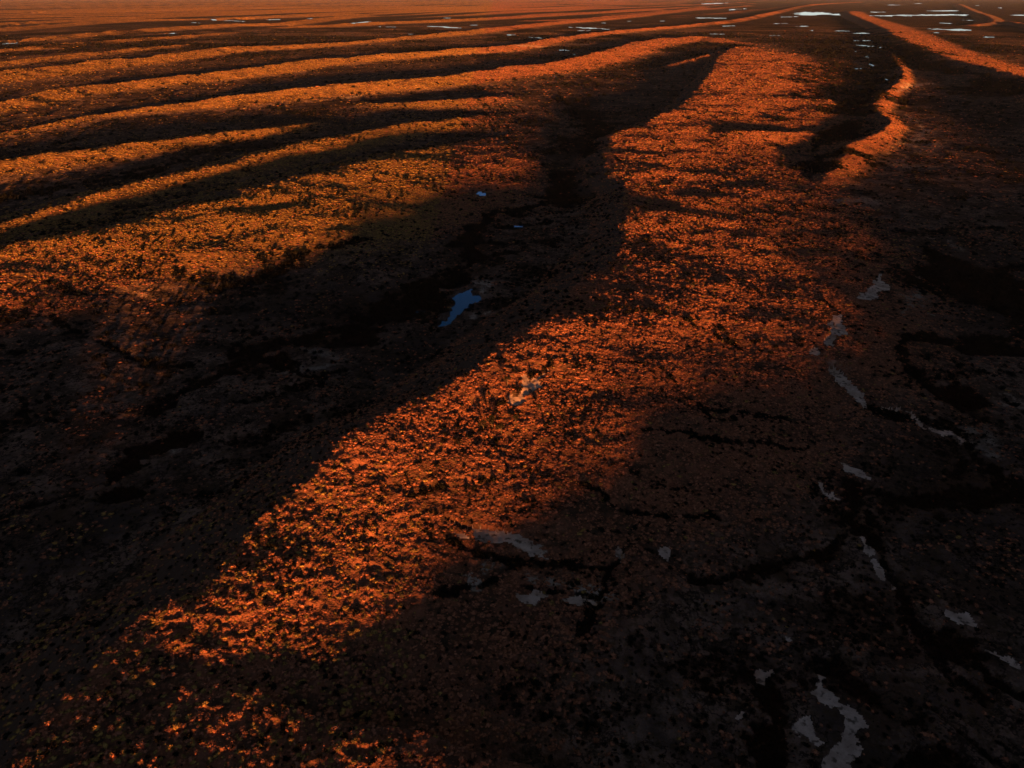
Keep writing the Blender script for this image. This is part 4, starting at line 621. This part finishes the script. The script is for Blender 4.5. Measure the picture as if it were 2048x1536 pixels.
LABELS = {0: ('spinifex_clump', 'low rounded clump of dry golden spinifex on the nearest sand', 'spinifex', 'spinifex clumps nearest the viewer', spin),
          1: ('saltbush', 'dark low saltbush shrub standing on the nearest sand', 'shrub', 'dark shrubs nearest the viewer', shrb)}
def choose(arr, meshes):
    """russet clumps on the long dune and its flats, golden ones on the parallel dunes beyond the valley"""
    if len(meshes) < 10: return rng.integers(0, len(meshes), len(arr))
    g_ = rng.uniform(0, 1, len(arr)) < np.where(arr[:, 0] < -.02 * arr[:, 1] - 35, .85, .12) * smooth(280, 420, arr[:, 1]) + .03 + .3 * smooth(190, 150, arr[:, 1]) * (arr[:, 0] < -20)
    return rng.integers(0, 5, len(arr)) + 5 * g_

def instancer(name, label, cat, arr, meshes):
    """thousands of alike plants: one point sheet that carries them"""
    me = bpy.data.meshes.new(name + '_points'); me.vertices.add(len(arr)); me.vertices.foreach_set('co', arr[:, :3].astype(np.float32).ravel())
    add_attr(me, 'size', arr[:, 3]); add_attr(me, 'turn', arr[:, 4]); add_attr(me, 'wide', rng.uniform(.75, 1.9, len(arr))); add_attr(me, 'flat', rng.uniform(.55, 1.15, len(arr)))
    a = me.attributes.new('pick', 'INT', 'POINT'); a.data.foreach_set('value', choose(arr, meshes).astype(np.int32))
    o = bpy.data.objects.new(name, me); COL.objects.link(o); o['kind'] = 'stuff'; o['label'] = label; o['category'] = cat
    lib = bpy.data.collections.new(name + '_kinds')
    for m in meshes:
        q = bpy.data.objects.new(m.name, m); lib.objects.link(q)
    ng = bpy.data.node_groups.new(name + '_scatter', 'GeometryNodeTree')
    ng.interface.new_socket('Geometry', in_out='INPUT', socket_type='NodeSocketGeometry'); ng.interface.new_socket('Geometry', in_out='OUTPUT', socket_type='NodeSocketGeometry')
    gi = ng.nodes.new('NodeGroupInput'); go = ng.nodes.new('NodeGroupOutput'); ip = ng.nodes.new('GeometryNodeInstanceOnPoints'); ci = ng.nodes.new('GeometryNodeCollectionInfo')
    ci.inputs['Collection'].default_value = lib; ci.inputs['Separate Children'].default_value = True; ci.inputs['Reset Children'].default_value = True
    ip.inputs['Pick Instance'].default_value = True
    def named(n, ty='FLOAT'):
        a = ng.nodes.new('GeometryNodeInputNamedAttribute'); a.data_type = ty; a.inputs['Name'].default_value = n; return a.outputs[0]
    cx = ng.nodes.new('ShaderNodeCombineXYZ'); L = ng.links.new
    mu = ng.nodes.new('ShaderNodeMath'); mu.operation = 'MULTIPLY'; L(named('size'), mu.inputs[0]); L(named('flat'), mu.inputs[1])
    mw = ng.nodes.new('ShaderNodeMath'); mw.operation = 'MULTIPLY'; L(named('size'), mw.inputs[0]); L(named('wide'), mw.inputs[1])
    L(mw.outputs[0], cx.inputs[0]); L(named('size'), cx.inputs[1]); L(mu.outputs[0], cx.inputs[2])
    rx = ng.nodes.new('ShaderNodeCombineXYZ'); L(named('turn'), rx.inputs[2])
    L(gi.outputs[0], ip.inputs['Points']); L(ci.outputs[0], ip.inputs['Instance']); L(named('pick', 'INT'), ip.inputs['Instance Index'])
    L(cx.outputs[0], ip.inputs['Scale']); L(rx.outputs[0], ip.inputs['Rotation']); L(ip.outputs[0], go.inputs[0])
    md = o.modifiers.new('scatter', 'NODES'); md.node_group = ng
    return o

for kind in (0, 1):
    a = pts[kind]; name, lab, cat, grp, meshes = LABELS[kind]
    order = np.argsort(-apparent(a)); near = a[order[:300]]; rest = a[order[300:]]
    src = {}
    for i, p in enumerate(near):
        k = int(choose(near[i:i + 1], meshes)[0])
        if k not in src: src[k] = bpy.data.objects.new(name, meshes[k]); o = src[k]
        else: o = src[k].copy()
        COL.objects.link(o); o.location = p[:3]; s = p[3]; o.scale = (s * rng.uniform(.8, 1.5), s, s * rng.uniform(.55, 1.15)); o.rotation_euler = (0, 0, p[4])
        o['label'] = lab; o['category'] = cat; o['group'] = grp
    instancer('spinifex_cover' if kind == 0 else 'scrub_cover', 'dry golden spinifex covering the dunes and flats beyond the nearest clumps' if kind == 0 else 'dark scrub filling the creek beds, swales and shaded dune sides', 'spinifex' if kind == 0 else 'scrub', rest, meshes)

# ------------------------------------------------------------------ trees
def tree_parts(seed, h):
    r = random.Random(seed); V = []; Fc = []
    def limb(p0, p1, r0, r1):
        b = len(V); a = Vector(p1) - Vector(p0); n = a.orthogonal().normalized(); m = a.cross(n).normalized()
        for p, q in ((p0, r0), (p1, r1)):
            for k in range(5):
                t = 2 * math.pi * k / 5; V.append(tuple(Vector(p) + q * (math.cos(t) * n + math.sin(t) * m)))
        for k in range(5): Fc.append((b + k, b + (k + 1) % 5, b + 5 + (k + 1) % 5, b + 5 + k))
    lean = (r.uniform(-.12, .12) * h, r.uniform(-.12, .12) * h)
    fork = (lean[0] * .5, lean[1] * .5, h * .36); limb((0, 0, -.2), fork, .05 * h, .035 * h)
    tips = []
    for k in range(5):
        a = 2 * math.pi * (k + r.uniform(-.2, .2)) / 5; q = r.uniform(.16, .36) * h; t = (lean[0] + q * math.cos(a), lean[1] + q * math.sin(a), h * r.uniform(.60, .84))
        limb(fork, t, .026 * h, .009 * h); tips.append(t)
    me = bpy.data.meshes.new('trunk'); me.from_pydata(V, [], Fc); me.materials.append(M_bark)
    V2 = []; F2 = []
    for t in tips + [(lean[0], lean[1], h * .82)]:
        cl = r.uniform(.15, .23) * h
        for i in range(85):
            d = Vector((r.gauss(0, 1), r.gauss(0, 1), r.gauss(0, .75))); d = d.normalized() * cl * r.uniform(.35, 1.1); c = Vector(t) + d
            u = Vector((r.gauss(0, 1), r.gauss(0, 1), r.gauss(0, 1))).normalized(); v = u.orthogonal().normalized(); s = r.uniform(.022, .05) * h
            b = len(V2); V2 += [tuple(c - u * s), tuple(c + v * s * .8), tuple(c + u * s), tuple(c - v * s * .8)]; F2.append((b, b + 1, b + 2, b + 3))
    m2 = bpy.data.meshes.new('crown'); m2.from_pydata(V2, [], F2); m2.materials.append(M_leaf)
    return me, m2

TLAB = ['tallest small tree at the lower tip of the lit clay pan', 'small tree right beside the tallest one at the clay pan', 'low bush-like tree in the middle of the lit clay pan', 'small tree left of the tallest one at the clay pan',
        'small tree at the upper right edge of the lit clay pan', 'lone small tree on the lit slope above the clay pan', 'dark lone tree high on the lit flank of the long dune', 'small lone tree near the crest of the long dune',
        'second tree from the right in the row on the broad middle-left dune', 'tree in the middle of the row on the broad middle-left dune', 'small tree at the upper end of the row on the broad dune', 'leftmost tree on the broad middle-left dune, apart from the row',
        'smallest tree of the row on the broad middle-left dune', 'lone tree below the dark one on the lit dune flank', 'small tree below and left of the other lone trees on the lit flank', 'single dark tree on the sunlit far dune at upper left']
for i, (x, y, h, k) in enumerate(TREES):
    z = float(sample(np.array([x]), np.array([y]))[0][0])
    root = bpy.data.objects.new('tree', None); COL.objects.link(root); root.location = (x, y, z); root.empty_display_size = 1
    root['label'] = TLAB[i]; root['category'] = 'tree'; root['group'] = 'small desert trees casting long shadows'
    for nm, me in zip(('trunk', 'crown'), tree_parts(200 + i, h)):
        o = bpy.data.objects.new(nm, me); COL.objects.link(o); o.parent = root

# ------------------------------------------------------------------ air
hz = bpy.data.materials.new('thin_dusty_air'); hz.use_nodes = True; t = hz.node_tree; t.nodes.clear()
o_ = N(t, 'ShaderNodeOutputMaterial'); pv = N(t, 'ShaderNodeVolumePrincipled')
pv.inputs['Color'].default_value = (.55, .68, 1.0, 1); pv.inputs['Density'].default_value = 6e-6; pv.inputs['Anisotropy'].default_value = 0.0
t.links.new(pv.outputs[0], o_.inputs['Volume'])
bx = 66000.0; z0, z1 = float(Z.min()) - 1.0, CAM_H + 4
me = bpy.data.meshes.new('haze')
me.from_pydata([(-bx, -bx, z0), (bx, -bx, z0), (bx, bx, z0), (-bx, bx, z0), (-bx, -bx, z1), (bx, -bx, z1), (bx, bx, z1), (-bx, bx, z1)], [], [(3, 2, 1, 0), (4, 5, 6, 7), (0, 1, 5, 4), (1, 2, 6, 5), (2, 3, 7, 6), (3, 0, 4, 7)])
me.materials.append(hz); ho = bpy.data.objects.new('haze', me); COL.objects.link(ho); ho['kind'] = 'stuff'; ho['label'] = 'thin dusty air between the viewer and the horizon'; ho['category'] = 'haze'
